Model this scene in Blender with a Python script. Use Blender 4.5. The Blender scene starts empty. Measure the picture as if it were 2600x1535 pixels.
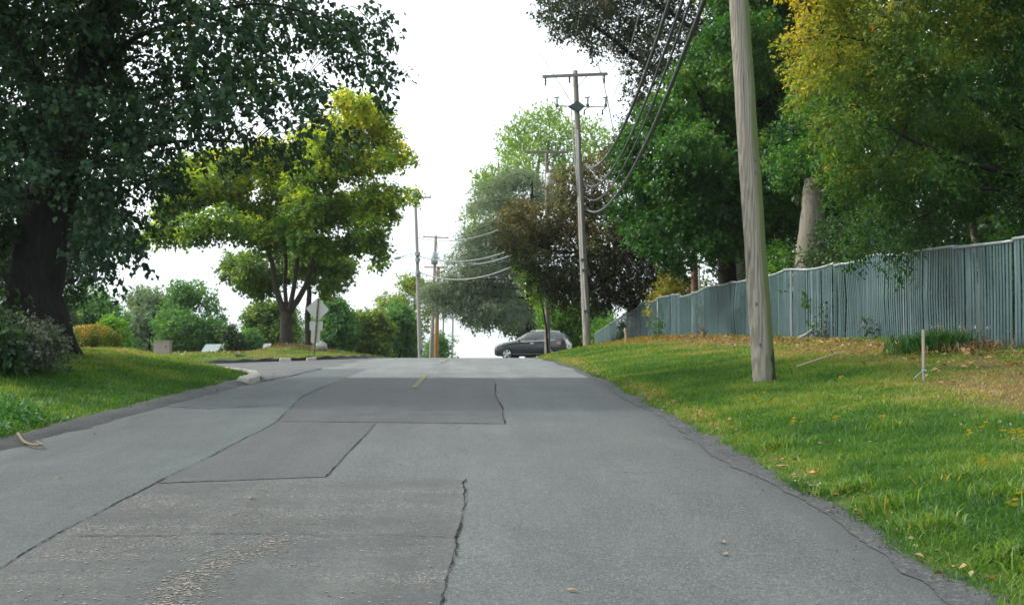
import bpy, math, random
import numpy as np
R = math.radians
rng = np.random.default_rng(7)
random.seed(7)
C = bpy.context.scene.collection
scene = bpy.context.scene

# ------------------------------------------------------------------ camera, sky, sun, exposure
EYE = np.array([0.0, 0.0, 1.4]); F_PX = 3200.0; CX, CY = 1300.0, 767.5
YAW, PITCH = math.atan(100/F_PX), math.atan(147.5/F_PX)
cam_d = bpy.data.cameras.new('camera'); cam = bpy.data.objects.new('camera', cam_d); C.objects.link(cam)
cam.location = EYE; cam.rotation_euler = (math.pi/2 + PITCH, 0, -YAW)
cam_d.sensor_width = 36; cam_d.lens = F_PX/2600*36; cam_d.clip_start = .1; cam_d.clip_end = 8000
cam_d.dof.use_dof = True; cam_d.dof.focus_distance = 9.0; cam_d.dof.aperture_fstop = 7.0
scene.camera = cam

SUN_DIR = np.array([-.70, .20, .69]); SUN_DIR /= np.linalg.norm(SUN_DIR)   # towards the sun
sun_el = math.asin(SUN_DIR[2]); sun_az = math.atan2(SUN_DIR[0], SUN_DIR[1])
world = bpy.data.worlds.new('World'); scene.world = world; world.use_nodes = True
wt = world.node_tree; bgn = wt.nodes['Background']
sky = wt.nodes.new('ShaderNodeTexSky'); sky.sky_type = 'NISHITA'; sky.sun_disc = False
sky.sun_elevation = sun_el; sky.sun_rotation = sun_az; sky.dust_density = 6; sky.air_density = 1.5; sky.ozone_density = 1
hs = wt.nodes.new('ShaderNodeHueSaturation'); hs.inputs['Saturation'].default_value = .16; hs.inputs['Value'].default_value = 1.35
mxw = wt.nodes.new('ShaderNodeMix'); mxw.data_type = 'RGBA'; mxw.inputs[0].default_value = .55
mxw.inputs[7].default_value = (9.7, 10.9, 11.5, 1)            # thin bright overcast
wt.links.new(sky.outputs[0], hs.inputs['Color']); wt.links.new(hs.outputs[0], mxw.inputs[6]); wt.links.new(mxw.outputs[2], bgn.inputs[0])
bgn.inputs[1].default_value = .11
sun_d = bpy.data.lights.new('sun', 'SUN'); sun_d.energy = 2.3; sun_d.angle = R(3); sun_d.color = (1, .93, .82)
sun = bpy.data.objects.new('sun', sun_d); C.objects.link(sun)
from mathutils import Vector
sun.rotation_euler = Vector(SUN_DIR).to_track_quat('Z', 'Y').to_euler()
scene.view_settings.view_transform = 'Standard'; scene.view_settings.look = 'None'
scene.view_settings.gamma = 1; scene.view_settings.exposure = 0.85
try:
    scene.cycles.max_bounces = 8; scene.cycles.diffuse_bounces = 3; scene.cycles.transmission_bounces = 4
    scene.cycles.glossy_bounces = 2; scene.cycles.caustics_reflective = False; scene.cycles.caustics_refractive = False
except Exception: pass

# ------------------------------------------------------------------ pixel -> world
def _rot():
    cp, sp, cy, sy = math.cos(PITCH), math.sin(PITCH), math.cos(YAW), math.sin(YAW)
    fwd = np.array([sy*cp, cy*cp, sp]); right = np.array([cy, -sy, 0]); up = np.cross(right, fwd)
    return right, up, fwd
RT, UP, FW = _rot()
def U(px, py, D):
    """the point seen at photograph pixel (2600 wide) px, py at the distance y = D"""
    d = RT*((px-CX)/F_PX) - UP*((py-CY)/F_PX) + FW
    return EYE + d*(D/d[1])
def proj(p):
    q = np.asarray(p, float)-EYE; z = q@FW
    return CX + F_PX*(q@RT)/z, CY - F_PX*(q@UP)/z
def ppm(D): return F_PX/D
def nrm(v): return v/np.maximum(np.linalg.norm(v, axis=-1, keepdims=True), 1e-9)

# ------------------------------------------------------------------ terrain
_ty = np.arange(-60, 4001, 1.0)
_tz = np.interp(_ty, [-60,0,15,20,25,30,35,40,45,50,55,60,66,72,80,90,110,150,220,320,500,4000],
                [-2.6,0,.66,.89,1.08,1.22,1.325,1.40,1.46,1.50,1.52,1.52,1.50,1.47,1.40,1.1,.2,-2.2,-6.5,-11,-14,-14])
_k = np.exp(-np.linspace(-2,2,9)**2); _k /= _k.sum()
_tz2 = np.convolve(np.pad(_tz, 4, mode='edge'), _k, mode='valid')
def zr(y): return np.interp(y, _ty, _tz2)
def xr(y): return np.interp(y, [-10,0,48,54,60,66,70,73,74], [2.6,2.6,2.6,2.75,3.2,4.3,6.2,10,14])
def xl(y): return np.interp(y, [-10,0,12.4,23,26], [-5.4,-5.1,-4.65,-4.1,-4.1])
def sm(t): t = np.clip(t, 0, 1); return t*t*(3-2*t)
def vnoise(x, y, s, seed=0):
    """smooth value noise, 0..1"""
    x = np.asarray(x, float)/s + 917*seed; y = np.asarray(y, float)/s + 331*seed
    xi, yi = np.floor(x), np.floor(y); fx, fy = x-xi, y-yi; fx = fx*fx*(3-2*fx); fy = fy*fy*(3-2*fy)
    def h(a, b):
        v = np.sin(a*127.1+b*311.7+seed*17.3)*43758.5453
        return v-np.floor(v)
    return (h(xi,yi)*(1-fx)+h(xi+1,yi)*fx)*(1-fy) + (h(xi,yi+1)*(1-fx)+h(xi+1,yi+1)*fx)*fy
def side_near(x):  # near edge of the side street (y)
    return np.interp(x, [-60,-14,-10,-9,-7.5,-5.5,-4.6,-4.1], [44,38.5,36,34.6,31,27.6,26.4,24.8])
def side_far(x): return np.interp(x, [-60,-14,-9,-7,-5.4,-4.6], [55,48,45.4,45.7,49,60])
def H(x, y):
    x = np.asarray(x, float); y = np.asarray(y, float)
    z = zr(y).copy()
    u = x - np.minimum(xr(y), 6.0)
    A = np.interp(y, [-10,0,15,20,33,43,53,60,68,72,75.5,80], [.45,.5,.62,.68,.73,.84,.96,1.15,1.35,1.12,.05,0])
    s = np.interp(u, [0,.25,1.7,4,6.5,12,30], [0,.10,.40,.72,1,1.12,1.3])
    right = np.where(u > 0, A*s, 0)
    v = np.minimum(xl(y), -4.1) - x
    An = np.interp(y, [-10,0,10,22,28,34,60], [.5,.55,.6,.60,.48,.36,.3])
    sn = np.interp(v, [0,.15,.6,3.5,8,30], [0,.05,.16,1,1.1,1.3])
    nearm = sm((side_near(x)+.1-y)/np.interp(v, [0,1,4], [.5,1.2,3]))
    Af = np.interp(y, [44,47,52,66,74,80,92,110], [-.02,.02,.18,.62,.62,.25,.0,0])
    sf = np.interp(v, [0,.4,2,4.5,5.7,6.7,10,40], [0,.12,.45,.95,.92,.52,.5,.4])
    farm = sm((y-side_far(x))/1.2)
    dip = -.028*np.clip(v, 0, 8)*sm((60-y)/12)*sm((y-20)/8)
    left = np.where(v > 0, An*sn*nearm + Af*sf*farm + dip*(1-nearm), 0)
    # mound at the maple's foot
    mt = np.exp(-(((x+9.75)/1.2)**2+((y-66)/3)**2))*.22
    z = z + right + left + mt
    return z + .03*(vnoise(x,y,2.2,1)-.5)*np.where((u>.5)|(v>.6),1,0)
def onroad(x, y):
    return ((x > xl(y)) & (x < xr(y))) | ((x < -4) & (y > side_near(x)) & (y < side_far(x))) | ((y > 73) & (y < 83.5))
def G(px, D, py=900):
    p = U(px, py, D); p[2] = float(H(p[0], p[1])); p2 = U(px, proj(p)[1], D); p2[2] = float(H(p2[0], p2[1])); return p2
def on_road_px(px, py):
    """point of the road surface seen at a photograph pixel"""
    lo, hi = 2.5, 56.0
    ds = np.linspace(lo, hi, 3000); prev = None
    for D in ds:
        p = U(px, py, D)
        if p[2] <= zr(D): return np.array([p[0], D, float(zr(D))])
    p = U(px, py, 54.0); return np.array([p[0], 54.0, float(zr(54.0))])

# ------------------------------------------------------------------ mesh helpers
ORG = {}
def mesh_obj(name, V, F, mat, parent=None, attrs=None, smooth=False):
    me = bpy.data.meshes.new(name)
    V = np.asarray(V, np.float64); o0 = ORG.get(parent.as_pointer(), np.zeros(3)) if parent else np.zeros(3)
    V = V - o0
    if isinstance(F, np.ndarray):
        k = F.shape[1]; n = len(F)
        me.vertices.add(len(V)); me.vertices.foreach_set('co', V.astype(np.float32).ravel())
        me.loops.add(n*k); me.loops.foreach_set('vertex_index', F.astype(np.int32).ravel())
        me.polygons.add(n); me.polygons.foreach_set('loop_start', np.arange(0, n*k, k, dtype=np.int32))
        me.update(calc_edges=True)
    else:
        me.from_pydata(V.tolist(), [], F)
    if attrs:
        for an, av in attrs.items():
            a = me.attributes.new(an, 'FLOAT', 'POINT'); a.data.foreach_set('value', np.asarray(av, np.float32))
    if smooth: me.polygons.foreach_set('use_smooth', np.ones(len(me.polygons), bool))
    me.update()
    if mat: me.materials.append(mat)
    o = bpy.data.objects.new(name, me); C.objects.link(o)
    if parent: o.parent = parent
    ORG[o.as_pointer()] = o0
    return o
class MB:
    def __init__(s): s.V = []; s.F = []; s.n = 0; s.A = []
    def add(s, V, F, a=0.0):
        s.V.append(np.asarray(V, float)); s.F += [tuple(int(i)+s.n for i in f) for f in F]; s.n += len(V); s.A.append(np.full(len(V), a))
        return s
    def box(s, c, size, ax=None, a=0.0):
        c = np.asarray(c, float); h = np.asarray(size, float)/2
        M = np.eye(3) if ax is None else np.asarray(ax, float)
        V = [c + M[0]*h[0]*i + M[1]*h[1]*j + M[2]*h[2]*k for i in (-1,1) for j in (-1,1) for k in (-1,1)]
        return s.add(V, [(0,1,3,2),(4,6,7,5),(0,4,5,1),(2,3,7,6),(0,2,6,4),(1,5,7,3)], a)
    def tube(s, pts, rad, n=8, cap=True, a=0.0):
        P = np.asarray(pts, float); m = len(P); rad = np.broadcast_to(np.asarray(rad, float), (m,))
        T = nrm(np.gradient(P, axis=0)); ref = np.array([0,0,1.]) if abs(T[0][2]) < .9 else np.array([1.,0,0])
        V = []
        for i in range(m):
            a1 = nrm(np.cross(T[i], ref)); b1 = np.cross(T[i], a1)
            if i and False: pass
            for k in range(n):
                t = 2*math.pi*k/n; V.append(P[i]+rad[i]*(a1*math.cos(t)+b1*math.sin(t)))
        Fc = [(i*n+k, i*n+(k+1)%n, (i+1)*n+(k+1)%n, (i+1)*n+k) for i in range(m-1) for k in range(n)]
        if cap: Fc += [tuple(range(n-1,-1,-1)), tuple(range((m-1)*n, m*n))]
        return s.add(V, Fc, a)
    def build(s, name, mat, parent=None, smooth=False, attr=None):
        return mesh_obj(name, np.concatenate(s.V), s.F, mat, parent, {attr: np.concatenate(s.A)} if attr else None, smooth)
def thing(name, label, cat, loc=(0,0,0), group=None):
    o = bpy.data.objects.new(name, None); C.objects.link(o); o.location = loc; o.empty_display_size = .2
    ORG[o.as_pointer()] = np.asarray(loc, float)
    return tag(o, label, cat, group)
def tag(o, label=None, cat=None, group=None, kind=None):
    if label: o['label'] = label
    if cat: o['category'] = cat
    if group: o['group'] = group
    if kind: o['kind'] = kind
    return o

# ------------------------------------------------------------------ materials
def newmat(name):
    m = bpy.data.materials.new(name); m.use_nodes = True; nt = m.node_tree
    return m, nt, nt.nodes['Principled BSDF']
def N(nt, t, **kw):
    n = nt.nodes.new(t)
    for k, v in kw.items():
        if k in ('ins',):
            for a, b in v.items(): n.inputs[a].default_value = b
        else: setattr(n, k, v)
    return n
def ramp(nt, stops, src=None, interp='LINEAR'):
    r = nt.nodes.new('ShaderNodeValToRGB'); cr = r.color_ramp; cr.interpolation = interp
    while len(cr.elements) < len(stops): cr.elements.new(.5)
    for e, (p, c) in zip(cr.elements, stops):
        e.position = p; e.color = (*c, 1) if len(c) == 3 else c
    if src: nt.links.new(src, r.inputs[0])
    return r
def coords(nt, scale=(1,1,1), kind='Object'):
    tc = nt.nodes.new('ShaderNodeTexCoord'); mp = nt.nodes.new('ShaderNodeMapping'); mp.inputs['Scale'].default_value = scale
    nt.links.new(tc.outputs[kind], mp.inputs[0]); return mp.outputs[0]
def mixc(nt, fac, a, b, mode='MIX'):
    m = nt.nodes.new('ShaderNodeMix'); m.data_type = 'RGBA'; m.blend_type = mode
    for s, i in ((fac,0),(a,6),(b,7)):
        if isinstance(s, (int,float)): m.inputs[i].default_value = s
        elif isinstance(s, tuple): m.inputs[i].default_value = (*s,1) if len(s)==3 else s
        else: nt.links.new(s, m.inputs[i])
    return m.outputs[2]
def bump(nt, b, h, strength=.3, dist=.02):
    n = nt.nodes.new('ShaderNodeBump'); n.inputs['Strength'].default_value = strength; n.inputs['Distance'].default_value = dist
    nt.links.new(h, n.inputs['Height']); nt.links.new(n.outputs[0], b.inputs['Normal'])
def noise(nt, vec, scale, detail=4, rough=.6, dist=0):
    n = nt.nodes.new('ShaderNodeTexNoise'); n.inputs['Scale'].default_value = scale; n.inputs['Detail'].default_value = detail
    n.inputs['Roughness'].default_value = rough; n.inputs['Distortion'].default_value = dist
    if vec: nt.links.new(vec, n.inputs['Vector'])
    return n.outputs[0]
def plain(name, col, rough=.6, metal=0, var=.25, scale=6, bumps=.1, spec=.5):
    m, nt, b = newmat(name); v = coords(nt); n = noise(nt, v, scale, 5)
    r = ramp(nt, [(.25, tuple(c*(1-var) for c in col)), (.75, tuple(min(1,c*(1+var)) for c in col))], n)
    nt.links.new(r.outputs[0], b.inputs['Base Color']); b.inputs['Roughness'].default_value = rough; b.inputs['Metallic'].default_value = metal
    b.inputs['Specular IOR Level'].default_value = spec
    if bumps: bump(nt, b, noise(nt, v, scale*6, 4), bumps, .01)
    return m
def leafmat(name, stops, trans=.35, rough=.55, gain=1.5):
    stops = [(p, tuple(min(.6, k*gain) for k in c)) for p, c in stops]
    m, nt, b = newmat(name); at = N(nt, 'ShaderNodeAttribute', attribute_name='tint')
    r = ramp(nt, stops, at.outputs['Fac'])
    nt.links.new(r.outputs[0], b.inputs['Base Color']); b.inputs['Roughness'].default_value = rough; b.inputs['Specular IOR Level'].default_value = .3
    tr = nt.nodes.new('ShaderNodeBsdfTranslucent'); mx = nt.nodes.new('ShaderNodeMixShader'); mx.inputs[0].default_value = trans
    tcol = mixc(nt, .35, r.outputs[0], (1.0,.95,.35), 'MULTIPLY'); bright = mixc(nt, 1.0, tcol, (2.0,1.9,1.0), 'MULTIPLY')
    nt.links.new(bright, tr.inputs[0]); nt.links.new(b.outputs[0], mx.inputs[1]); nt.links.new(tr.outputs[0], mx.inputs[2])
    nt.links.new(mx.outputs[0], nt.nodes['Material Output'].inputs[0]); return m
def barkmat(name, c0, c1, sx=9, sz=1.6):
    m, nt, b = newmat(name); v = coords(nt, (sx,sx,sz)); n = noise(nt, v, 1.6, 6, .65, .6)
    r = ramp(nt, [(.3,c0),(.7,c1)], n); nt.links.new(r.outputs[0], b.inputs['Base Color']); b.inputs['Roughness'].default_value = .9
    b.inputs['Specular IOR Level'].default_value = .15; bump(nt, b, n, .6, .03); return m
def asphalt(name, col, speck=.3, speck_c=(.30,.27,.23), tone=.18, edge=None, rough=.72, vs=130, patchy=None):
    m, nt, b = newmat(name); v = coords(nt)
    big = noise(nt, v, .55, 4, .6); mid = noise(nt, coords(nt, (1,.35,1)), 2.5, 5, .65); fine = noise(nt, v, 75, 3, .75); grit = noise(nt, v, 24, 4, .75); streak = noise(nt, coords(nt, (1.6,.07,1)), 1.5, 4, .6)
    vo = N(nt, 'ShaderNodeTexVoronoi', feature='F1'); vo.inputs['Scale'].default_value = vs; nt.links.new(v, vo.inputs['Vector'])
    sep = nt.nodes.new('ShaderNodeSeparateColor'); nt.links.new(vo.outputs['Color'], sep.inputs[0])
    c = ramp(nt, [(.3, tuple(k*(1-tone) for k in col)), (.7, tuple(k*(1+tone) for k in col))], big).outputs[0]
    c2 = ramp(nt, [(.3, (.80,.80,.82)), (.7, (1.2,1.19,1.16))], mid).outputs[0]
    c = mixc(nt, 1.0, c, c2, 'MULTIPLY')
    c3 = ramp(nt, [(.28,(.34,.34,.35)),(.72,(1.72,1.71,1.68))], fine).outputs[0]; c = mixc(nt, 1.0, c, c3, 'MULTIPLY')
    c = mixc(nt, 1.0, c, ramp(nt, [(.3,(.60,.60,.61)),(.7,(1.42,1.42,1.41))], grit).outputs[0], 'MULTIPLY')
    c = mixc(nt, 1.0, c, ramp(nt, [(.32,(.80,.80,.81)),(.68,(1.15,1.15,1.14))], streak).outputs[0], 'MULTIPLY')
    lo = 1-speck
    sm_ = ramp(nt, [(max(0,lo-.02),(0,0,0)),(min(1,lo+.12),(1,1,1))], sep.outputs[0]).outputs[0]
    if patchy:
        pn = noise(nt, coords(nt, patchy), 1.0, 4, .6); pr = ramp(nt, [(.42,(0,0,0)),(.62,(1,1,1))], pn).outputs[0]
        sm_ = mixc(nt, 1.0, sm_, pr, 'MULTIPLY')
    c = mixc(nt, sm_, c, speck_c)
    if edge:
        tc = nt.nodes.new('ShaderNodeTexCoord'); sx = nt.nodes.new('ShaderNodeSeparateXYZ'); nt.links.new(tc.outputs['Object'], sx.inputs[0])
        en = noise(nt, coords(nt, (1,.8,1)), 1.3, 5, .7)
        ma = N(nt, 'ShaderNodeMath', operation='MULTIPLY_ADD'); nt.links.new(en, ma.inputs[0]); ma.inputs[1].default_value = .5; nt.links.new(sx.outputs[0], ma.inputs[2])
        er = N(nt, 'ShaderNodeMapRange'); er.inputs[1].default_value = edge[0]; er.inputs[2].default_value = edge[1]; nt.links.new(ma.outputs[0], er.inputs[0])
        c = mixc(nt, er.outputs[0], c, edge[2])
    nt.links.new(c, b.inputs['Base Color']); b.inputs['Roughness'].default_value = rough; b.inputs['Specular IOR Level'].default_value = .5
    bump(nt, b, fine, .35, .006); return m

# ------------------------------------------------------------------ foliage
def leaf_mesh(P, Nn, T, L, W, fold=.18):
    T = nrm(T); S = nrm(np.cross(Nn, T)); Nn = nrm(np.cross(T, S))
    L = np.asarray(L)[:,None]; W = np.asarray(W)[:,None]
    m = P + T*L*.42
    V = np.stack([P, m+S*W*.5+Nn*W*fold, P+T*L-Nn*L*.12, m-S*W*.5+Nn*W*fold], 1).reshape(-1,3)
    i = np.arange(len(P))[:,None]*4
    F = np.concatenate([i+np.array([[0,1,2]]), i+np.array([[0,2,3]])], 1).reshape(-1,3)
    return V, F
def foliage(clumps, n, ls, k=9, lt=None, aspect=.8, droop=.35, flat=.8, tintf=None, shell=.45, jit=.25, mid=None, keep=None, cap=1.0):
    """clumps: (n,6) centre + radii; n twigs, k leaves on each; returns mesh arrays and tint"""
    cl = np.asarray(clumps, float); c, r = cl[:,:3], cl[:,3:6]
    w = (r[:,0]*r[:,1]*r[:,2])**(2/3); w /= w.sum()
    idx = rng.choice(len(cl), n, p=w)
    d = nrm(rng.normal(size=(n,3))); rad = rng.random(n)**shell
    rad *= 1+.25*(rng.random(n)**3)
    base = c[idx] + d*r[idx]*rad[:,None]
    ctr = c.mean(0) if mid is None else np.asarray(mid)
    out = nrm(d*.8 + nrm(base-ctr)*.5 + np.array([0,0,-droop*.6]) + rng.normal(size=(n,3))*.3)
    lt = ls*3.2 if lt is None else lt
    t = rng.random((n,k)); P = base[:,None,:] + out[:,None,:]*(t[...,None]*lt) + rng.normal(size=(n,k,3))*ls*.55
    P[...,2] -= droop*lt*.5*t**2
    T = out[:,None,:]*.6 + rng.normal(size=(n,k,3))*.65 + np.array([0,0,-droop])
    Nn = np.array([0,0,1.])*flat + rng.normal(size=(n,k,3))*.5 + d[:,None,:]*.35
    ti = rng.normal(0, jit*.22, (n,k)) + rng.normal(0, jit*.62, (n,1))
    P = P.reshape(-1,3); T = T.reshape(-1,3); Nn = Nn.reshape(-1,3); ti = ti.reshape(-1)
    ti = ti + (tintf(P) if tintf else .5)
    if keep is not None:
        kp = keep(P); P, T, Nn, ti = P[kp], T[kp], Nn[kp], ti[kp]
    Ls = ls*(.45+1.15*rng.random(len(P))**1.2)
    V, F = leaf_mesh(P, Nn, T, Ls, Ls*aspect)
    return V, F, np.repeat(np.where(rng.random(len(ti)) < .004, np.clip(ti+.3, 0, 1), np.clip(ti, 0, cap)), 4)
def spline(pts, n=8):
    P = np.asarray(pts, float)
    if len(P) < 3: return np.array([P[0]+(P[-1]-P[0])*t for t in np.linspace(0,1,n)])
    Q = np.vstack([2*P[0]-P[1], P, 2*P[-1]-P[-2]]); out = []
    for i in range(1, len(Q)-2):
        for t in np.linspace(0,1,n,endpoint=False):
            out.append(.5*((2*Q[i])+(-Q[i-1]+Q[i+1])*t+(2*Q[i-1]-5*Q[i]+4*Q[i+1]-Q[i+2])*t*t+(-Q[i-1]+3*Q[i]-3*Q[i+1]+Q[i+2])*t**3))
    out.append(P[-1]); return np.array(out)
def limbs(mb, stems, clumps, r0=.05, n=6, twigs=2, lmax=99):
    """stems: list of (path, r_start, r_end); then one limb from the nearest lower stem point to every clump"""
    nodes = []; nr = []
    for path, a, b, ns in stems:
        S = spline(path, 7); rr = np.linspace(a, b, len(S))
        S[1:-1] += rng.normal(size=S[1:-1].shape)*np.minimum(rr[1:-1,None]*.05, .035*np.linalg.norm(S[2:]-S[:-2], axis=1)[:,None])
        mb.tube(S, rr, ns); nodes += list(S[2:]); nr += list(rr[2:])
    nodes = np.array(nodes); nr = np.array(nr)
    for c in clumps:
        c = np.asarray(c[:3]); dv = nodes-c
        cost = np.linalg.norm(dv, axis=1) + np.where(dv[:,2] > .2, dv[:,2]*1.5, 0)
        j = int(np.argmin(cost)); a = nodes[j]; L = np.linalg.norm(c-a)
        if L > lmax: continue
        mids = a+(c-a)*.5+np.array([0,0,L*.10])+rng.normal(size=3)*L*.06
        S = spline([a, mids, c+rng.normal(size=3)*.1], 5); ra = min(nr[j]*.7, r0*(.5+L*.25))
        mb.tube(S, np.linspace(ra, max(.006, ra*.22), len(S)), n, cap=False)
        for q in range(twigs):
            b0 = S[len(S)//2 + (q % 3)]; e = b0 + nrm(rng.normal(size=3)+np.array([0,0,.1]))*L*.35
            mb.tube(spline([b0, (b0+e)/2+rng.normal(size=3)*.05, e], 3), np.linspace(ra*.3, .004, 7), 4, cap=False)
def pxclumps(L, D, scale=1.0, off=(0,0), jd=1.0, depth=1.0, flat=.8):
    out = []
    for e in L:
        px, py, r = e[0]*scale+off[0], e[1]*scale+off[1], e[2]*scale
        d = D + (e[3] if len(e) > 3 else rng.uniform(-jd, jd)); p = U(px, py, d); rm = r/ppm(d)
        out.append([*p, rm, rm*depth, rm*flat])
    return out
def tree(name, label, cat, base, stems, clumps, mat, bark, n, ls, group=None, r0=.05, ltw=2, lmax=99, **kw):
    t = thing(name, label, cat, base, group); mb = MB(); limbs(mb, stems, clumps, r0, twigs=ltw, lmax=lmax)
    mb.build('trunk', bark, t, smooth=True)
    V, F, a = foliage(clumps, n, ls, **kw); mesh_obj('crown', V, F, mat, t, {'tint': a})
    return t
def auto_clumps(c, rad, n, rc, seed, low=-.98):
    g = np.random.default_rng(seed); out = []
    for i in range(n):
        while True:
            d = nrm(g.normal(size=3))
            if d[2] > low: break
        q = np.asarray(c)+d*np.asarray(rad)*(.45+.5*g.random()); s = rc*(.6+.8*g.random())
        out.append([*q, s, s, s*.75])
    return out
def auto_tree(name, label, px, ybase, ytop, wpx, D, mat, bark, n, ls, seed, cat='tree', nc=34, lowfrac=.25, group=None, rcf=.27, gz=None, **kw):
    b = U(px, ybase, D); s = ppm(D); ybase += 28; b = U(px, ybase, D); h = (ybase-ytop)/s; w = wpx/s/2
    zc = b[2]+h*(lowfrac+(1-lowfrac)/2); rz = h*(1-lowfrac)/2
    ground = float(H(b[0], b[1])); b[2] = min(ground, b[2])
    cl = auto_clumps((b[0], b[1], zc), (w*.85, w*.85, rz*.85), nc, w*rcf, seed)
    top = np.array([b[0]+rng.normal()*.2, b[1], zc+rz*.5])
    m = b+(top-b)*.5+np.array([rng.normal()*.15, 0, 0])
    return tree(name, label, cat, b, [([b-np.array([0,0,.3]), m, top], .022*h+.05, .03, 9)], cl, mat, bark, n, ls, group, r0=.04, ltw=1, mid=(b[0],b[1],zc-rz*.3), **kw)

# ------------------------------------------------------------------ leaf and bark materials
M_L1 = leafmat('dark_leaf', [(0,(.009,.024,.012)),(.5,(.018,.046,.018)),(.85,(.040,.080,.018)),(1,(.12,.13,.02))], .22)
M_MAPLE = leafmat('maple_leaf', [(0,(.028,.070,.012)),(.35,(.060,.115,.014)),(.6,(.145,.195,.018)),(.85,(.29,.28,.022)),(1,(.34,.23,.03))], .5, gain=1.6)
M_MAPLE2 = leafmat('maple_green_leaf', [(0,(.028,.065,.016)),(.5,(.05,.10,.02)),(1,(.15,.19,.03))], .38)
M_R1 = leafmat('autumn_green_leaf', [(0,(.010,.034,.012)),(.35,(.022,.070,.013)),(.62,(.085,.125,.016)),(.85,(.21,.205,.026)),(.985,(.29,.22,.03)),(1,(.45,.06,.03))], .38)
M_R2 = leafmat('bright_green_leaf', [(0,(.009,.036,.008)),(.5,(.022,.080,.010)),(.85,(.065,.130,.016)),(1,(.22,.20,.03))], .35)
M_R3 = leafmat('copper_leaf', [(0,(.011,.021,.011)),(.5,(.024,.032,.017)),(1,(.068,.054,.024))], .25)
M_R4 = leafmat('brown_leaf', [(0,(.011,.026,.009)),(.4,(.026,.038,.012)),(.75,(.066,.057,.020)),(1,(.11,.09,.026))], .3)
M_R5 = leafmat('spring_green_leaf', [(0,(.07,.14,.03)),(.5,(.14,.24,.05)),(1,(.22,.30,.07))], .45, gain=1.0)
M_CEDAR = leafmat('grey_needle', [(0,(.050,.082,.052)),(.5,(.090,.128,.088)),(1,(.15,.18,.13))], .25, .6)
M_HEDGE = leafmat('hedge_leaf', [(0,(.025,.075,.012)),(.5,(.06,.16,.015)),(1,(.20,.27,.03))], .35)
M_YSHRUB = leafmat('yellow_shrub_leaf', [(0,(.05,.09,.02)),(.5,(.20,.20,.03)),(1,(.40,.33,.06))], .35)
M_BG = leafmat('field_leaf', [(0,(.026,.075,.030)),(.5,(.045,.12,.036)),(1,(.10,.17,.04))], .35)
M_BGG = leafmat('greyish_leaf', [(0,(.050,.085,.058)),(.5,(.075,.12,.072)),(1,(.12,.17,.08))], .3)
M_DOME = leafmat('orange_shrub_leaf', [(0,(.06,.10,.02)),(.45,(.14,.16,.03)),(.75,(.36,.20,.05)),(1,(.45,.22,.06))], .2)
M_UNDER = leafmat('underwood_leaf', [(0,(.010,.026,.012)),(.5,(.020,.048,.016)),(.9,(.05,.09,.02)),(1,(.16,.17,.03))], .25)
M_GREYSHRUB = leafmat('grey_shrub_leaf', [(0,(.02,.035,.024)),(.5,(.04,.058,.04)),(1,(.10,.11,.09))], .2)
B_DARK = barkmat('dark_bark', (.012,.011,.011), (.032,.029,.027))
B_BIG = barkmat('big_tree_bark', (.012,.012,.012), (.032,.030,.029))
B_MAPLE = barkmat('maple_bark', (.034,.029,.024), (.085,.072,.058))
B_GREY = barkmat('grey_bark', (.12,.105,.085), (.23,.205,.165), 7, 1.2)

# ------------------------------------------------------------------ ground
def grid_sheet(name, xs, ys, zf, mat, attrs=None):
    X, Y = np.meshgrid(xs, ys); Z = zf(X, Y); V = np.stack([X, Y, Z], -1).reshape(-1, 3)
    nx, ny = len(xs), len(ys); i = (np.arange(ny-1)[:,None]*nx+np.arange(nx-1)[None,:]).ravel()
    F = np.stack([i, i+1, i+1+nx, i+nx], 1)
    o = mesh_obj(name, V, F, mat, None, attrs(X.ravel(), Y.ravel()) if attrs else None, True); o['kind'] = 'structure'; return o
def dry(x, y):
    """how dry and brown the turf is: a leaf-strewn belt along the fence, blotches elsewhere"""
    n = vnoise(x, y, 1.6, 3)*.55+vnoise(x, y, .5, 4)*.45
    fence = np.exp(-((x-np.interp(y, [10,25,40,55,70], [6.9,7.6,7.5,7.4,6.6]))/1.9)**2)*np.where(x > 0, 1, 0)
    edge = np.exp(-((x-2.75)/.20)**2)*.42
    left = np.where(x < -5, np.exp(-(((x+8.2)/1.5)**2+((y-27.5)/3.0)**2))*.9 + np.where(y > 43, .28, 0)
                    + np.exp(-(((x+9.9)/2.6)**2+((y-65)/2.6)**2))*.7, 0)
    bare = np.exp(-(((x-6.4)/1.2)**2+((y-13.5)/2.2)**2))*.75
    return np.clip((fence*.95+edge+left+bare)*(.45+.95*n)+.30*np.clip(n-.52,0,1), 0, 1)
def ground_mat():
    m, nt, b = newmat('turf'); v = coords(nt)
    at = N(nt, 'ShaderNodeAttribute', attribute_name='dry')
    n1 = noise(nt, v, 2.2, 6, .7); n2 = noise(nt, v, 26, 4, .7)
    g = ramp(nt, [(.28,(.020,.052,.010)),(.5,(.040,.095,.015)),(.72,(.08,.125,.022))], n1).outputs[0]
    d = ramp(nt, [(.3,(.075,.060,.026)),(.7,(.17,.125,.055))], n2).outputs[0]
    c = mixc(nt, at.outputs['Fac'], g, d); f = ramp(nt, [(.3,(.5,.5,.5)),(.7,(1.3,1.3,1.3))], n2).outputs[0]
    c = mixc(nt, 1.0, c, f, 'MULTIPLY'); nt.links.new(c, b.inputs['Base Color']); b.inputs['Roughness'].default_value = .95
    b.inputs['Specular IOR Level'].default_value = .1; bump(nt, b, n2, .8, .05); return m
xs = np.unique(np.concatenate([np.arange(-14, 13, .22), np.linspace(-60, -14, 60), np.linspace(13, 60, 60), np.linspace(-1500, -60, 24), np.linspace(60, 1500, 24)]))
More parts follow.
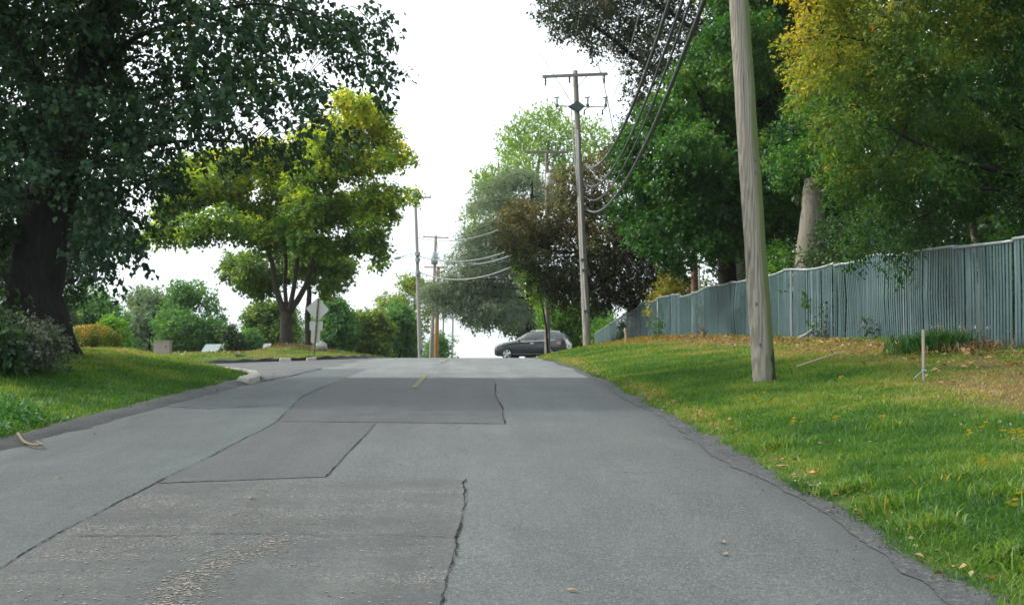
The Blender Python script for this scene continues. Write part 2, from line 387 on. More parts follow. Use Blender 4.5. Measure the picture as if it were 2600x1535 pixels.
ys = np.unique(np.concatenate([np.arange(-6, 90, .35), np.linspace(90, 350, 90), np.linspace(350, 4000, 40), np.linspace(-60, -6, 12)]))
def ground_z(X, Y):
    z = H(X, Y)
    rd = (X > xl(Y)+.12) & (X < xr(Y)-.12) & (Y < 340)
    ss = (X < -4) & (Y > side_near(X)+.3) & (Y < side_far(X)-.3); cs = (Y > 73.2) & (Y < 83.2) & (np.abs(X) < 58)
    return np.where(rd | ss | cs, z-.09, z)
M_TURF = ground_mat()
grid_sheet('ground', xs, ys, ground_z, M_TURF, lambda x, y: {'dry': dry(x, y)})

# ------------------------------------------------------------------ asphalt
M_ROAD = asphalt('road_asphalt', (.040,.0495,.050), .16, (.13,.128,.12), .16, edge=(2.25,2.75,(.027,.029,.031)))
M_LANE = asphalt('lane_asphalt', (.036,.047,.049), .10, (.11,.11,.107), .22)
M_COARSE = asphalt('coarse_patch', (.035,.0395,.040), .22, (.155,.143,.122), .22, vs=95, patchy=(.8,2.4,1))
M_SMOOTH = asphalt('smooth_patch', (.032,.0345,.037), .05, (.13,.115,.1), .12, vs=150)
M_UPPER = asphalt('upper_patch', (.028,.0305,.032), .07, (.11,.10,.09), .20)
M_STRIP = asphalt('berm_asphalt', (.024,.026,.028), .05, (.10,.095,.085), .3)
M_CRACK = plain('crack_tar', (.016,.016,.016), .9, var=.4, bumps=0, spec=.1)
M_SIDE = asphalt('side_asphalt', (.050,.053,.054), .10, (.12,.115,.11), .18)
yr = np.concatenate([np.arange(-5, 90, .3), np.arange(90, 345, 3.0)])
def strip(name, fa, fb, ys, dz, mat, nx=8, crown=None):
    t = np.linspace(0, 1, nx); A = fa(ys); B = fb(ys)
    X = A[:,None]*(1-t)+B[:,None]*t; Y = np.repeat(ys[:,None], nx, 1); Z = zr(Y)+dz
    V = np.stack([X,Y,Z],-1).reshape(-1,3); i = (np.arange(len(ys)-1)[:,None]*nx+np.arange(nx-1)[None,:]).ravel()
    o = mesh_obj(name, V, np.stack([i,i+1,i+1+nx,i+nx],1), mat, None, None, True); o['kind'] = 'structure'; return o
jit = lambda y, s: (vnoise(y*0, y, .55, s)-.5)*.20+(vnoise(y*0, y, .17, s+5)-.5)*.10+(vnoise(y*0, y, 1.9, s+7)-.5)*.16
strip('road', lambda y: xl(y)+jit(y, 11)+.02, lambda y: np.minimum(xr(y), 4.5)+jit(y, 12), yr, 0.0, M_ROAD, 14)
xs2 = np.concatenate([np.linspace(-58, -10, 40), np.linspace(-9.9, -3.6, 40)])
t = np.linspace(0, 1, 16); Y2 = side_near(xs2)[:,None]*(1-t)+side_far(xs2)[:,None]*t; X2 = np.repeat(xs2[:,None], 16, 1)
nx = 16; i = (np.arange(len(xs2)-1)[:,None]*nx+np.arange(nx-1)[None,:]).ravel()
o = mesh_obj('side_road', np.stack([X2,Y2,H(X2,Y2)-.012],-1).reshape(-1,3), np.stack([i,i+1,i+1+nx,i+nx],1)[:, ::-1], M_SIDE, None, None, True); o['kind'] = 'structure'
grid_sheet('cross_road', np.linspace(-58, 58, 60), np.linspace(73, 83.5, 14), lambda X, Y: zr(Y)-.008, M_SIDE)
# resurfaced left lane and patches (corners read off the seams)
def poly_sheet(name, px, dz, mat, n=26):
    """patch between a left and a right edge polyline given top to bottom, each in photograph pixels on the road plane"""
    L, Rr = [np.array([on_road_px(*p) for p in e]) for e in px]
    def res(e):
        d = np.r_[0, np.cumsum(np.linalg.norm(np.diff(e, axis=0), axis=1))]; s = np.linspace(0, d[-1], n)
        return np.stack([np.interp(s, d, e[:,k]) for k in range(3)], 1)
    L, Rr = res(L), res(Rr); m = 14; t = np.linspace(0,1,m)
    P = L[:,None,:]*(1-t)[None,:,None]+Rr[:,None,:]*t[None,:,None]
    P[...,:2] += rng.normal(size=P[...,:2].shape)*.006
    P[...,2] = zr(P[...,1])+dz
    i = (np.arange(n-1)[:,None]*m+np.arange(m-1)[None,:]).ravel()
    o = mesh_obj(name, P.reshape(-1,3), np.stack([i+m,i+1+m,i+1,i],1), mat, None, None, True); o['kind'] = 'structure'; return o
K = 2600/2514
kk = lambda pts: [(a*K, b*K) for a, b in pts]
seam = [(905,905),(850,928),(800,948),(740,975),(680,1038),(560,1100),(380,1190),(150,1312),(-60,1434),(-260,1560),(-470,1690)]
def lane_sheet():
    S = np.array([on_road_px(*p) for p in kk(seam)]); S = S[np.argsort(S[:,1])]
    yv = np.arange(3.2, S[-1][1], .3)
    strip('road_lane', lambda y: xl(y)+.42+jit(y, 21)*1.5, lambda y: np.interp(y, S[:,1], S[:,0]), yv, .004, M_LANE, 10)
    return S
SEAM = lane_sheet()
poly_sheet('road_patch', [kk([(380,1188),(150,1312),(-60,1434),(-260,1560)]), kk([(1143,1175),(1150,1222),(1120,1320),(1085,1484),(1060,1600)])], .004, M_COARSE)
poly_sheet('road_patch', [kk([(682,1036),(560,1101),(383,1187)]), kk([(922,1040),(860,1105),(800,1171)])], .004, M_SMOOTH)
poly_sheet('road_patch', [kk([(850,928),(800,950),(742,975),(684,1034)]), kk([(1214,928),(1218,970),(1237,1000),(1240,1040)])], .004, M_UPPER)
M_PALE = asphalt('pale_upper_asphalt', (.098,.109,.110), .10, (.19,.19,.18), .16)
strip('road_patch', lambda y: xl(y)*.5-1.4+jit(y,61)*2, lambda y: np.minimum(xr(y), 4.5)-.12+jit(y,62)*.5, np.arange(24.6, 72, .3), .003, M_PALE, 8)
def ribbon(pts, w, dz=.008, sub=26, wob=.009, name='road_crack', mat=None):
    P = np.array([on_road_px(*p) if len(p) == 2 else p for p in pts]); d = np.r_[0, np.cumsum(np.linalg.norm(np.diff(P, axis=0), axis=1))]
    n = max(8, int(d[-1]*sub)); s = np.linspace(0, d[-1], n); Q = np.stack([np.interp(s, d, P[:,k]) for k in range(3)], 1)
    T = nrm(np.gradient(Q[:,:2], axis=0)); Nn = np.stack([-T[:,1], T[:,0]], 1)
    off = np.cumsum(rng.normal(size=n))*wob*.3+rng.normal(size=n)*wob*.25; off -= np.linspace(off[0], off[-1], n); off = np.clip(off, -wob*2.5, wob*2.5)
    ww = w*.55*(.25+1.3*rng.random(n)**1.5)*(.4+1.2*vnoise(s*0, s, .6, 9))
    ww *= np.clip(np.minimum(np.arange(n), np.arange(n)[::-1])/4, .1, 1)
    V = np.zeros((n,2,3))
    for k, sg in ((0,-.5),(1,.5)): V[:,k,:2] = Q[:,:2]+Nn*(off+ww*sg)[:,None]; V[:,k,2] = zr(V[:,k,1])+dz
    F = [(2*a, 2*a+1, 2*a+3, 2*a+2) for a in range(n-1)]
    o = mesh_obj(name, V.reshape(-1,3), F, mat or M_CRACK); o['kind'] = 'structure'; return o
ribbon(kk(seam[2:9]), .014, .0085)
ribbon(kk([(383,1187),(600,1178),(800,1171)]), .014)
ribbon(kk([(800,1171),(860,1105),(922,1042)]), .020, .0086)
ribbon(kk([(684,1035),(760,1036),(925,1040),(1100,1042),(1240,1041)]), .035, .0088)
ribbon(kk([(800,1171),(960,1174),(1143,1175)]), .008, .0089)
ribbon(kk([(1240,1041),(1237,1000),(1218,970),(1215,940)]), .028, .009)
ribbon(kk([(1143,1175),(1150,1222),(1145,1270),(1120,1320),(1103,1400),(1085,1484),(1078,1540)]), .020, .0091, wob=.014)
ribbon(kk([(150,1320),(400,1317),(640,1316),(900,1320),(1140,1322)]), .013, .0092, wob=.03)
ribbon(kk([(860,1017),(1000,1019),(1140,1018),(1235,1027)]), .04, .0093)
ribbon(kk([(400,998),(520,1004),(600,1000),(700,992)]), .05, .0094)
ribbon(kk([(1130,1045),(1145,1090),(1132,1130),(1143,1172)]), .005, .0096, wob=.06)
ribbon(kk([(1480,1158),(1560,1163),(1660,1160)]), .016, .0097)
ribbon(kk([(640,936),(720,922),(790,905)]), .10, .0099)
for q in range(26):   # short crazing beside the coarse patch
    a = kk([(rng.uniform(940,1230), rng.uniform(1055,1165))])[0]; an = rng.uniform(0, 6.28); b = (a[0]+rng.uniform(8,26)*math.cos(an), a[1]+rng.uniform(3,9)*math.sin(an))
    ribbon([a, b], .007, .0100+q*1e-5, sub=30)
for q in range(10):
    a = kk([(rng.uniform(1120,1240), rng.uniform(1290,1400))])[0]; b = (a[0]+rng.uniform(-60,60), a[1]+rng.uniform(-12,12)); ribbon([a, b], .006, .0104+q*1e-5, sub=30)
# rough dark shoulder strip along the right edge, broken where the grass bites into it
def shoulder():
    yv = np.arange(3.2, 42, .10); m = 6; V = []
    a = 2.30+.05*np.sin(yv*.9)+(vnoise(yv*0, yv, .35, 71)-.5)*.07; b = xr(yv)+jit(yv, 12)+.05
    for i in range(len(yv)):
        for k in range(m):
            t = k/(m-1); x = a[i]*(1-t)+b[i]*t; bumpz = .016*(vnoise(np.array(x), np.array(yv[i]), .13, 72)-.35)*(1 if 0 < k else 0)
            V.append((x+rng.normal()*.008, yv[i]+rng.normal()*.01, float(zr(yv[i]))+.0055+max(0, bumpz)))
    F = [(i*m+k, i*m+k+1, (i+1)*m+k+1, (i+1)*m+k) for i in range(len(yv)-1) for k in range(m-1)]
    o = mesh_obj('road_shoulder', V, F, M_SHOULDER); o['kind'] = 'structure'
M_SHOULDER = asphalt('shoulder_asphalt', (.026,.0285,.031), .16, (.085,.082,.075), .35, vs=60)
shoulder()
m0 = MB(); M_CRUMB = plain('asphalt_crumb', (.05,.05,.05), .9, var=.5, bumps=0)
for k in range(420):
    y = rng.uniform(4.2, 16); x = 2.62+jit(np.array([y]),12)[0]-abs(rng.normal(0,.16)); s = rng.uniform(.004,.013); p = np.array([x,y,float(zr(y))+.012]); m0.tube([p, p+np.array([s*.3,0,s*.6]), p+np.array([0,0,s])], [s*.8,s,s*.4], 5)
tag(m0.build('gravel', M_CRUMB), 'dark asphalt crumbs scattered on the right road shoulder', 'gravel', kind='stuff')
ey = rng.uniform(4.5, 30, 260); EDGE = np.stack([2.66+jit(ey,12)+rng.normal(0,.10,260), ey], 1)
# light strip of worn aggregate in the near patch
M_AGG = asphalt('worn_aggregate', (.050,.050,.047), .40, (.20,.18,.15), .2, vs=80)
AGG = (kk([(700,1312),(640,1345),(540,1380),(450,1430),(410,1500)]), )
def stones():
    S = np.array([on_road_px(*p) for p in AGG[0]]); d = np.r_[0, np.cumsum(np.linalg.norm(np.diff(S, axis=0), axis=1))]
    s = rng.uniform(0, d[-1], 1500); Q = np.stack([np.interp(s, d, S[:,k]) for k in range(2)], 1)+rng.normal(size=(1500,2))*np.array([.085,.05])*(.5+vnoise(s*0, s, .3, 63)[:,None])
    n2 = 5200; E = np.stack([rng.uniform(-3.1,.1,n2), rng.uniform(3.3,11.0,n2)], 1); L0 = np.array([on_road_px(*p) for p in kk([(380,1188),(150,1312),(-60,1434),(-260,1560)])])[::-1]
    k = (E[:,0] > np.interp(E[:,1], L0[:,1], L0[:,0])+.1) & (E[:,0] < -.08+.0*E[:,1]) & (E[:,1] < 9.6) & (vnoise(E[:,0], E[:,1], .5, 64)*.6+vnoise(E[:,0], E[:,1]*3, .35, 65)*.4 > .50); Q = np.r_[Q, E[k]]
    n = len(Q); r = rng.uniform(.004,.012,n); V = []
    an = rng.uniform(0, 6.28, n); P = np.zeros((n,5,3))
    for j in range(5):
        a = an+j*1.2566; P[:,j,0] = Q[:,0]+np.cos(a)*r*rng.uniform(.6,1.2,n); P[:,j,1] = Q[:,1]+np.sin(a)*r*rng.uniform(.6,1.2,n); P[:,j,2] = zr(Q[:,1])+.0068
    i = np.arange(n)[:,None]*5; F = np.concatenate([i+np.array([[0,1,2]]), i+np.array([[0,2,3]]), i+np.array([[0,3,4]])],1).reshape(-1,3)
    m, nt, b = newmat('embedded_stone'); at = N(nt, 'ShaderNodeAttribute', attribute_name='tint'); nt.links.new(ramp(nt, [(0,(.06,.058,.055)),(.6,(.15,.138,.115)),(1,(.30,.27,.22))], at.outputs['Fac']).outputs[0], b.inputs['Base Color']); b.inputs['Roughness'].default_value = .7
    o = mesh_obj('gravel', P.reshape(-1,3), F, m, None, {'tint': np.repeat(rng.random(n), 5)}); tag(o, 'pale worn stones showing through the near road patch', 'gravel', kind='stuff')
stones()
# low dark asphalt berm along the left edge
def berm():
    yv = np.arange(5, 24.5, .22); c = xl(yv); pr = [(-.34,.03),(-.2,.05),(-.08,.065),(.05,.045),(.15,.012),(.22,-.02)]
    V = []; 
    for a, y in enumerate(yv):
        s = 1+.5*(vnoise(0, y, .6, 31)-.5); w = 1+.9*(vnoise(0, y, .4, 33)-.5)+.5*(vnoise(0, y, 1.7, 37)-.5)
        for dx, dz in pr: V.append((c[a]+dx*w+.06*(vnoise(y, dx*9, .3, 35)-.5), y, zr(y)+dz*s*min(1,(24.6-y)/2)))
    m = len(pr); F = [(a*m+k, a*m+k+1, (a+1)*m+k+1, (a+1)*m+k) for a in range(len(yv)-1) for k in range(m-1)]
    o = mesh_obj('berm', V, F, M_STRIP, None, None, True); tag(o, 'low crumbling black asphalt berm along left grass edge', 'kerb')
berm()
M_YEL = plain('worn_yellow_paint', (.135,.118,.066), .85, var=.45, scale=14, bumps=0)
for ya, yb in ((21.2,26.0),(35.5,42.5),(49.5,54)):
    yv = np.arange(ya, yb, .3); strip('lane_marking', lambda y: -1.04+0*y+.008*(y-20), lambda y: -.94+0*y+.008*(y-20), yv, .0125, M_YEL, 3)

# kerb at the island corner
M_CONC = plain('kerb_concrete', (.42,.395,.345), .85, var=.22, scale=5, bumps=.4)
kp = spline([(-3.97,22.4,0),(-3.94,22.9,0),(-4.0,23.8,0),(-4.3,25.2,0),(-4.9,26.4,0),(-6.2,28.6,0)], 10); kp = kp[:, :2]
T = nrm(np.gradient(kp, axis=0)); Nn = np.stack([-T[:,1], T[:,0]], 1); V = []
for a in range(len(kp)):
    z = float(zr(kp[a,1])); hh = .13*(1 if a > 1 else .8)
    for off, dz in ((-.01,-.15),(-.02,hh-.03),(.02,hh),(.16,hh+.01),(.19,hh-.02),(.20,-.15)):
        q = kp[a]+Nn[a]*off; V.append((q[0], q[1], z+dz+.006*math.sin(a*.9)))
m = 6; F = [(a*m+k, (a+1)*m+k, (a+1)*m+(k+1)%m, a*m+(k+1)%m) for a in range(len(kp)-1) for k in range(m)]+[tuple(range(m)), tuple(range((len(kp)-1)*m, len(kp)*m))[::-1]]
o = mesh_obj('kerb', V, F, M_CONC); tag(o, 'pale concrete kerb wrapping the tip of the left grass bank', 'kerb')
# far kerb of the side street: dark asphalt lip with two broken pale blocks
ft = [(-12.5,45.3),(-9.5,44.7),(-8.0,45.0),(-7.0,45.8),(-6.0,47.6),(-5.3,50),(-4.9,54),(-4.6,58)]
P3 = spline([(a,b,0) for a,b in ft], 6); V = []
for a, p in enumerate(P3):
    z = float(H(p[0], p[1]-.3)); j = .03*math.sin(a*1.7)
    for dy, dz in ((-.22,-.03),(-.16,.09+j),(.10,.12+j),(.30,.0)): V.append((p[0]+dy*.5, p[1]+dy, z+dz))
F = [(a*4+k, a*4+k+1, (a+1)*4+k+1, (a+1)*4+k) for a in range(len(P3)-1) for k in range(3)]
o = mesh_obj('kerb', V, F, M_STRIP); tag(o, 'dark worn kerb lip along the far side of side street', 'kerb')

# ------------------------------------------------------------------ grass blades (stuff)
M_BLADE = leafmat('grass_blade', [(0,(.022,.075,.012)),(.35,(.050,.125,.016)),(.6,(.12,.19,.024)),(.8,(.21,.20,.055)),(1,(.27,.19,.085))], .35, gain=1.12)
def blades(name, n, xr_, yr_, hgt, w, mask, label, dens=None):
    x = rng.uniform(*xr_, n); y = rng.uniform(yr_[0]**.5, yr_[1]**.5, n)**2 if dens is None else rng.uniform(*yr_, n)
    k = mask(x, y); x, y = x[k], y[k]
    d = dry(x, y); tall = np.clip(vnoise(x, y, .9, 41)*.6+vnoise(x, y, .24, 42)*.6-.1, 0, 1)
    kk_ = rng.random(len(x)) < np.clip(1.15-.9*d, .15, 1); x, y, d, tall = x[kk_], y[kk_], d[kk_], tall[kk_]
    m = len(x); h = hgt*(.35+1.2*tall*rng.random(m))*(1-.45*d); h *= np.where(rng.random(m) < .02, 1.9, 1)
    b = np.stack([x, y, H(x, y)-.01], 1); an = rng.uniform(0, 6.283, m); s = np.stack([np.cos(an), np.sin(an), 0*an], 1)
    ln = rng.normal(size=(m,3))*.45; ln[:,2] = 1; ln = nrm(ln); ww = w*(.6+.8*rng.random(m))*(1+y/30)
    mid = b+ln*h[:,None]*.55; tip = b+ln*h[:,None]+np.stack([ln[:,0]*h*.8, ln[:,1]*h*.8, -h*.12], 1)
    V = np.stack([b-s*ww[:,None]/2, b+s*ww[:,None]/2, mid+s*ww[:,None]*.4, mid-s*ww[:,None]*.4, tip], 1).reshape(-1,3)
    i = np.arange(m)[:,None]*5; F = np.concatenate([i+np.array([[0,1,2]]), i+np.array([[0,2,3]]), i+np.array([[3,2,4]])], 1).reshape(-1,3)
    ti = np.clip(.32+.50*(vnoise(x,y,1.3,51)-.5)+.35*(vnoise(x,y,.35,52)-.5)+rng.normal(0,.13,m)+d*.55+.10*np.clip((y-22)/8,0,1)-.07*np.clip((14-y)/4,0,1), 0, 1)
    o = mesh_obj(name, V, F, M_BLADE, None, {'tint': np.repeat(ti, 5)}); tag(o, label, 'grass', kind='stuff')
rmask = lambda x, y: (x > 2.54+jit(y,12)-.16*rng.random(x.shape)**2) & (x < np.interp(y, [0,53,62,72], [9.2,9.2,8.7,7.2])) & (x > xr(y)+jit(y,12)-.05-.16*rng.random(x.shape)**2)
blades('grass', 170000, (2.4, 7.5), (4.5, 13), .10, .0065, rmask, 'short green grass on the near right bank')
blades('grass', 190000, (2.4, 9.4), (13, 30), .105, .009, rmask, 'sunlit and dry grass on the middle of right bank')
blades('grass', 120000, (2.4, 9.4), (30, 72), .085, .011, rmask, 'yellowish grass on the far end of right bank')
lmask = lambda x, y: (x < xl(y)-.14+jit(y,11)+.22*rng.random(x.shape)**2) & (y < side_near(x)-.25+.2*np.clip(-x-5,0,5))
blades('grass', 190000, (-11.5, -4.0), (9, 33), .095, .009, lmask, 'shaded green grass on the left bank')
fmask = lambda x, y: (y > side_far(x)+.2) & (x < -4.75) & (y < 72)
blades('grass', 90000, (-22, -4.6), (44, 72), .07, .014, fmask, 'lawn beyond the side street around the maple')
# lush weeds at the left road edge
wp = np.stack([rng.uniform(-6.4,-4.8,900), rng.uniform(9.5,15,900)], 1); wp = wp[lmask(wp[:,0], wp[:,1])]
pc = np.c_[wp, H(wp[:,0], wp[:,1])+.05]
M_WEED = leafmat('weed_leaf', [(0,(.02,.085,.018)),(.5,(.032,.115,.024)),(1,(.07,.15,.04))], .3, gain=1.1)
V, F, a = foliage(np.c_[pc, np.full((len(pc),3), .085)], 2600, .042, 6, flat=1.1, droop=.0); o = mesh_obj('weeds', V, F, M_WEED, None, {'tint': a})
tag(o, 'lush leafy weeds crowding the left road edge', 'weeds', kind='stuff')
# fallen leaf litter below the fence and round the maple
M_LITTER = leafmat('leaf_litter', [(0,(.08,.055,.03)),(.4,(.15,.105,.055)),(.75,(.22,.13,.055)),(1,(.30,.12,.04))], .15)
def litter(name, pts, label, ls=.085):
    n = len(pts); P = np.c_[pts, H(pts[:,0], pts[:,1])+.05]; Nn = np.array([0,0,1.])+rng.normal(size=(n,3))*.45; T = rng.normal(size=(n,3)); T[:,2] *= .3
    Ls = ls*(.6+.8*rng.random(n)); V, F = leaf_mesh(P, Nn, T, Ls, Ls*.75); o = mesh_obj(name, V, F, M_LITTER, None, {'tint': np.repeat(np.clip(rng.normal(.4,.3,n),0,1),4)})
    tag(o, label, 'leaves', kind='stuff')
fy = rng.uniform(13, 60, 2200); fx = np.interp(fy, [10,25,40,55,70], [8.4,8.6,8.5,8.3,7.0])-np.abs(rng.normal(0, 1.0, 2200))
litter('leaf_litter', np.stack([fx, fy], 1), 'brown fallen leaves drifted along the fence foot')
mx_ = np.stack([rng.normal(-10.4, 1.9, 800), rng.normal(63.8, 2.8, 800)], 1); mx_ = mx_[mx_[:,1] > side_far(mx_[:,0])+.3]
litter('leaf_litter', EDGE, 'small brown leaves caught along the right road edge', .045)
litter('leaf_litter', mx_, 'orange fallen leaves round the foot of the maple', .11)
M_PETAL = plain('petal_yellow', (.72,.52,.03), .6, bumps=0)

# ------------------------------------------------------------------ utility poles
def wood_mat(name, c0, c1, algae=None, zs=1.0, stain=None):
    m, nt, b = newmat(name); tc = nt.nodes.new('ShaderNodeTexCoord')
    v = coords(nt, (16,16,.7*zs)); n = noise(nt, v, 1.3, 6, .65, 1.6)
    wv = N(nt, 'ShaderNodeTexWave', wave_type='RINGS', rings_direction='Z'); wv.inputs['Scale'].default_value = 1.4; wv.inputs['Distortion'].default_value = 9
    wv.inputs['Detail'].default_value = 3; wv.inputs['Detail Scale'].default_value = .8; nt.links.new(coords(nt, (9,9,1.1)), wv.inputs['Vector'])
    c = ramp(nt, [(.28,c0),(.72,c1)], n).outputs[0]
    c = mixc(nt, .35, c, ramp(nt, [(.2,tuple(k*.75 for k in c0)),(.8,tuple(k*1.1 for k in c1))], wv.outputs[0]).outputs[0])
    cr = noise(nt, coords(nt, (30,30,.35)), 2.0, 3, .6); c = mixc(nt, ramp(nt, [(.30,(1,1,1)),(.37,(0,0,0))], cr).outputs[0], c, tuple(k*.35 for k in c0))
    if algae:
        sx = nt.nodes.new('ShaderNodeSeparateXYZ'); nt.links.new(tc.outputs['Normal'], sx.inputs[0]); an = noise(nt, coords(nt, (5,5,.5)), 2, 5, .6)
        ad = N(nt, 'ShaderNodeMath', operation='MULTIPLY_ADD'); nt.links.new(an, ad.inputs[0]); ad.inputs[1].default_value = .8; nt.links.new(sx.outputs[0], ad.inputs[2])
        c = mixc(nt, ramp(nt, [(algae[0],(0,0,0)),(algae[1],(.85,.85,.85))], ad.outputs[0]).outputs[0], c, (.075,.105,.025))
    nt.links.new(c, b.inputs['Base Color']); b.inputs['Roughness'].default_value = .88; b.inputs['Specular IOR Level'].default_value = .2
    bump(nt, b, n, .45, .02); return m
M_POLE1 = wood_mat('weathered_pole', (.125,.11,.09), (.33,.30,.255), (.40,.90))
M_POLE2 = wood_mat('grey_pole', (.20,.175,.145), (.36,.33,.285), (1.0,1.5))
M_POLE3 = wood_mat('dull_pole', (.16,.145,.12), (.29,.265,.23))
M_POLEB = wood_mat('brown_pole', (.22,.11,.04), (.36,.20,.08))
M_POLEP = wood_mat('pale_pole', (.26,.24,.21), (.38,.355,.32))
M_GALV = plain('galvanised', (.30,.34,.35), .5, .4, .2, 8, .05)
M_DKMET = plain('dark_iron', (.08,.10,.105), .55, .4, .25, 9, .1)
M_PORC = plain('porcelain', (.42,.44,.43), .35, 0, .12, 9, 0)
M_CABLE = plain('cable_sheath', (.035,.038,.042), .5, 0, .2, 3, 0)
M_CABLEG = plain('grey_cable', (.17,.18,.19), .5, 0, .2, 3, 0)
M_PVC = plain('riser_plastic', (.34,.36,.37), .55, 0, .15, 3, 0)
M_TAR = plain('tar', (.012,.012,.012), .6, bumps=.4)
def pole(label, base, top, rb, rt, mat, n=16, group='utility poles'):
    t = thing('utility_pole', label, 'utility pole', base, group); mb = MB(); base, top = np.array(base), np.array(top)
    k = 26; tt = np.linspace(-.03, 1, k); P = base+(top-base)*tt[:,None]; P[:,:2] += np.cumsum(rng.normal(size=(k,2)), 0)*.0022*np.linalg.norm(top-base)/10
    P[-1] = top; P[:,:2] -= (P[-1,:2]-(top)[:2])*tt[:,None]
    mb.tube(P, np.linspace(rb, rt, k)*(1+rng.normal(size=k)*.012), n); mb.build('pole', mat, t, smooth=True)
    return t, (lambda f: base+(top-base)*f)
def crossarm(t, a, b, sec=.11, mat=None, name='crossarm'):
    a, b = np.array(a), np.array(b); mb = MB(); ax = nrm(b-a); up = nrm(np.array([0,0,1.])-ax*ax[2]); bx = np.cross(ax, up)
    mb.box((a+b)/2, (np.linalg.norm(b-a), sec*.85, sec), [ax, bx, up]); return mb.build(name, mat or M_POLEP, t)
def insul(t, p, r=.05, h=.22, down=False, mat=None, lean=(0,0,0)):
    mb = MB(); s = -1 if down else 1; p = np.array(p, float); ax = nrm(np.array([0,0,s])+np.array(lean))
    zz = np.linspace(0, h, 9); rr = [r*.5]+[r if q % 2 else r*.62 for q in range(7)]+[r*.4]
    mb.tube([p+ax*z for z in zz], rr, 9); return mb.build('insulator', mat or M_PORC, t, smooth=True)
def gz(x, y): return float(H(x, y))

# the near pole
b1 = U(1940, 972, 18.6); b1[2] = gz(b1[0], b1[1]); top1 = b1+np.array([-.058*11.6, .0, 11.6])
p1, f1 = pole('thick weathered grey pole streaked green with algae, in the grass nearest the road', b1, top1, .172, .118, M_POLE1, 24)
mb = MB(); V = []; tn = 10
for zq in np.linspace(.04, .50, 7):
    wv = .22*(1+.35*math.sin(zq*23))*(1 if zq < .40 else .6)
    for aq in np.linspace(-1, 1, tn):
        an = -.62+aq*wv*1.6; c = f1(zq/11.6); V.append(c+np.array([math.cos(an), math.sin(an), 0])*(.178-zq*.004)+np.array([0,0,0]))
mb.add(V, [(a*tn+k, a*tn+k+1, (a+1)*tn+k+1, (a+1)*tn+k) for a in range(6) for k in range(tn-1)]); mb.build('tar_mark', M_TAR, p1)
mb = MB()
for zq, aq in ((.55,-1.9),(1.15,-2.0),(3.3,-1.2),(3.1,-1.25)):
    c = f1(zq/11.6)+np.array([math.cos(aq), math.sin(aq), 0])*.165; mb = MB(); mb.box(c, (.03,.02,.05)); mb.build('staple', M_DKMET, p1)
crossarm(p1, top1+np.array([-1.5,-.1,-.3]), top1+np.array([1.5,-.1,-.3]))

# second pole, with the double arms
b2 = U(1491, 887, 58); b2[2] = gz(b2[0], b2[1]); t2 = U(1460, 180, 58)
p2, f2 = pole('tall grey pole with grey riser pipe beside the fence end', b2, t2, .19, .115, M_POLE2, 18)
def on2(px, py, d=57.75): return U(px, py, d)
crossarm(p2, on2(1377,195), on2(1543,188), .13)
mb = MB(); mb.tube([on2(1469,218), on2(1491,193)], .018, 5); mb.build('brace', M_GALV, p2)
for a, bb in (((1385,192),(1384,220)),((1446,192),(1444,212)),((1534,188),(1530,214))): insul(p2, on2(*a), .055, (bb[1]-a[1])/ppm(58), True, M_DKMET)
mb = MB(); mb.tube([on2(1410,269), on2(1537,272)], .028, 7); mb.build('switch_arm', M_GALV, p2)
mb = MB(); q = [on2(1444,269), on2(1455,264), on2(1466,255), on2(1477,264), on2(1485,269), on2(1478,276), on2(1467,284), on2(1457,277)]
n8 = len(q); dq = np.array([0,.34,0]); mb.add([x+np.array([0,-.06,0]) for x in q]+[x+dq for x in q], [tuple(range(n8)), tuple(range(2*n8-1, n8-1, -1))]+[(k, k+n8, (k+1)%n8+n8, (k+1)%n8) for k in range(n8)])
mb.build('mounting_bracket', M_DKMET, p2)
for cx_ in (1414, 1492, 1538):
    sw = MB(); sw.tube([on2(cx_,272), on2(cx_,265)], .075, 9); sw = sw.build('switch', M_DKMET, p2)
    ins = MB(); ins.tube([on2(cx_, y) for y in (264,260,256,252,248)], [.06,.045,.06,.045,.055], 8); ins.build('insulator', M_PORC, sw)
    hd = MB(); hd.tube([on2(cx_-7,248), on2(cx_+7,247)], .03, 6); hd.build('terminal', M_DKMET, sw)
    ar = MB(); x2 = cx_+(-8 if cx_ > 1420 else 7); ar.tube([on2(cx_,274), on2(x2,280), on2(x2-1,292)], [.02,.035,.045], 7); ar.build('arrester', M_DKMET, sw)
mb = MB(); rp = [(1453,276),(1457,330),(1462,400),(1468,455),(1470,500)]; mb.tube([on2(a-3,b,57.78) for a,b in rp], .03, 7); mb.build('lead', M_PVC, p2, smooth=True)
mb = MB(); rp = [(1466,330),(1469,420),(1474,520),(1479,640),(1484,740),(1488,790),(1493,818)]; mb.tube([on2(a+1,b,57.76) for a,b in rp], .042, 8); mb.build('riser_pipe', M_PVC, p2, smooth=True)
mb = MB()
for a, b in ((1492,470),(1491,530),(1480,660),(1483,686),(1488,790)):
    mb = MB(); mb.box(on2(a,b,57.76), (.20,.10,.13)); mb.build('clamp', M_DKMET, p2)
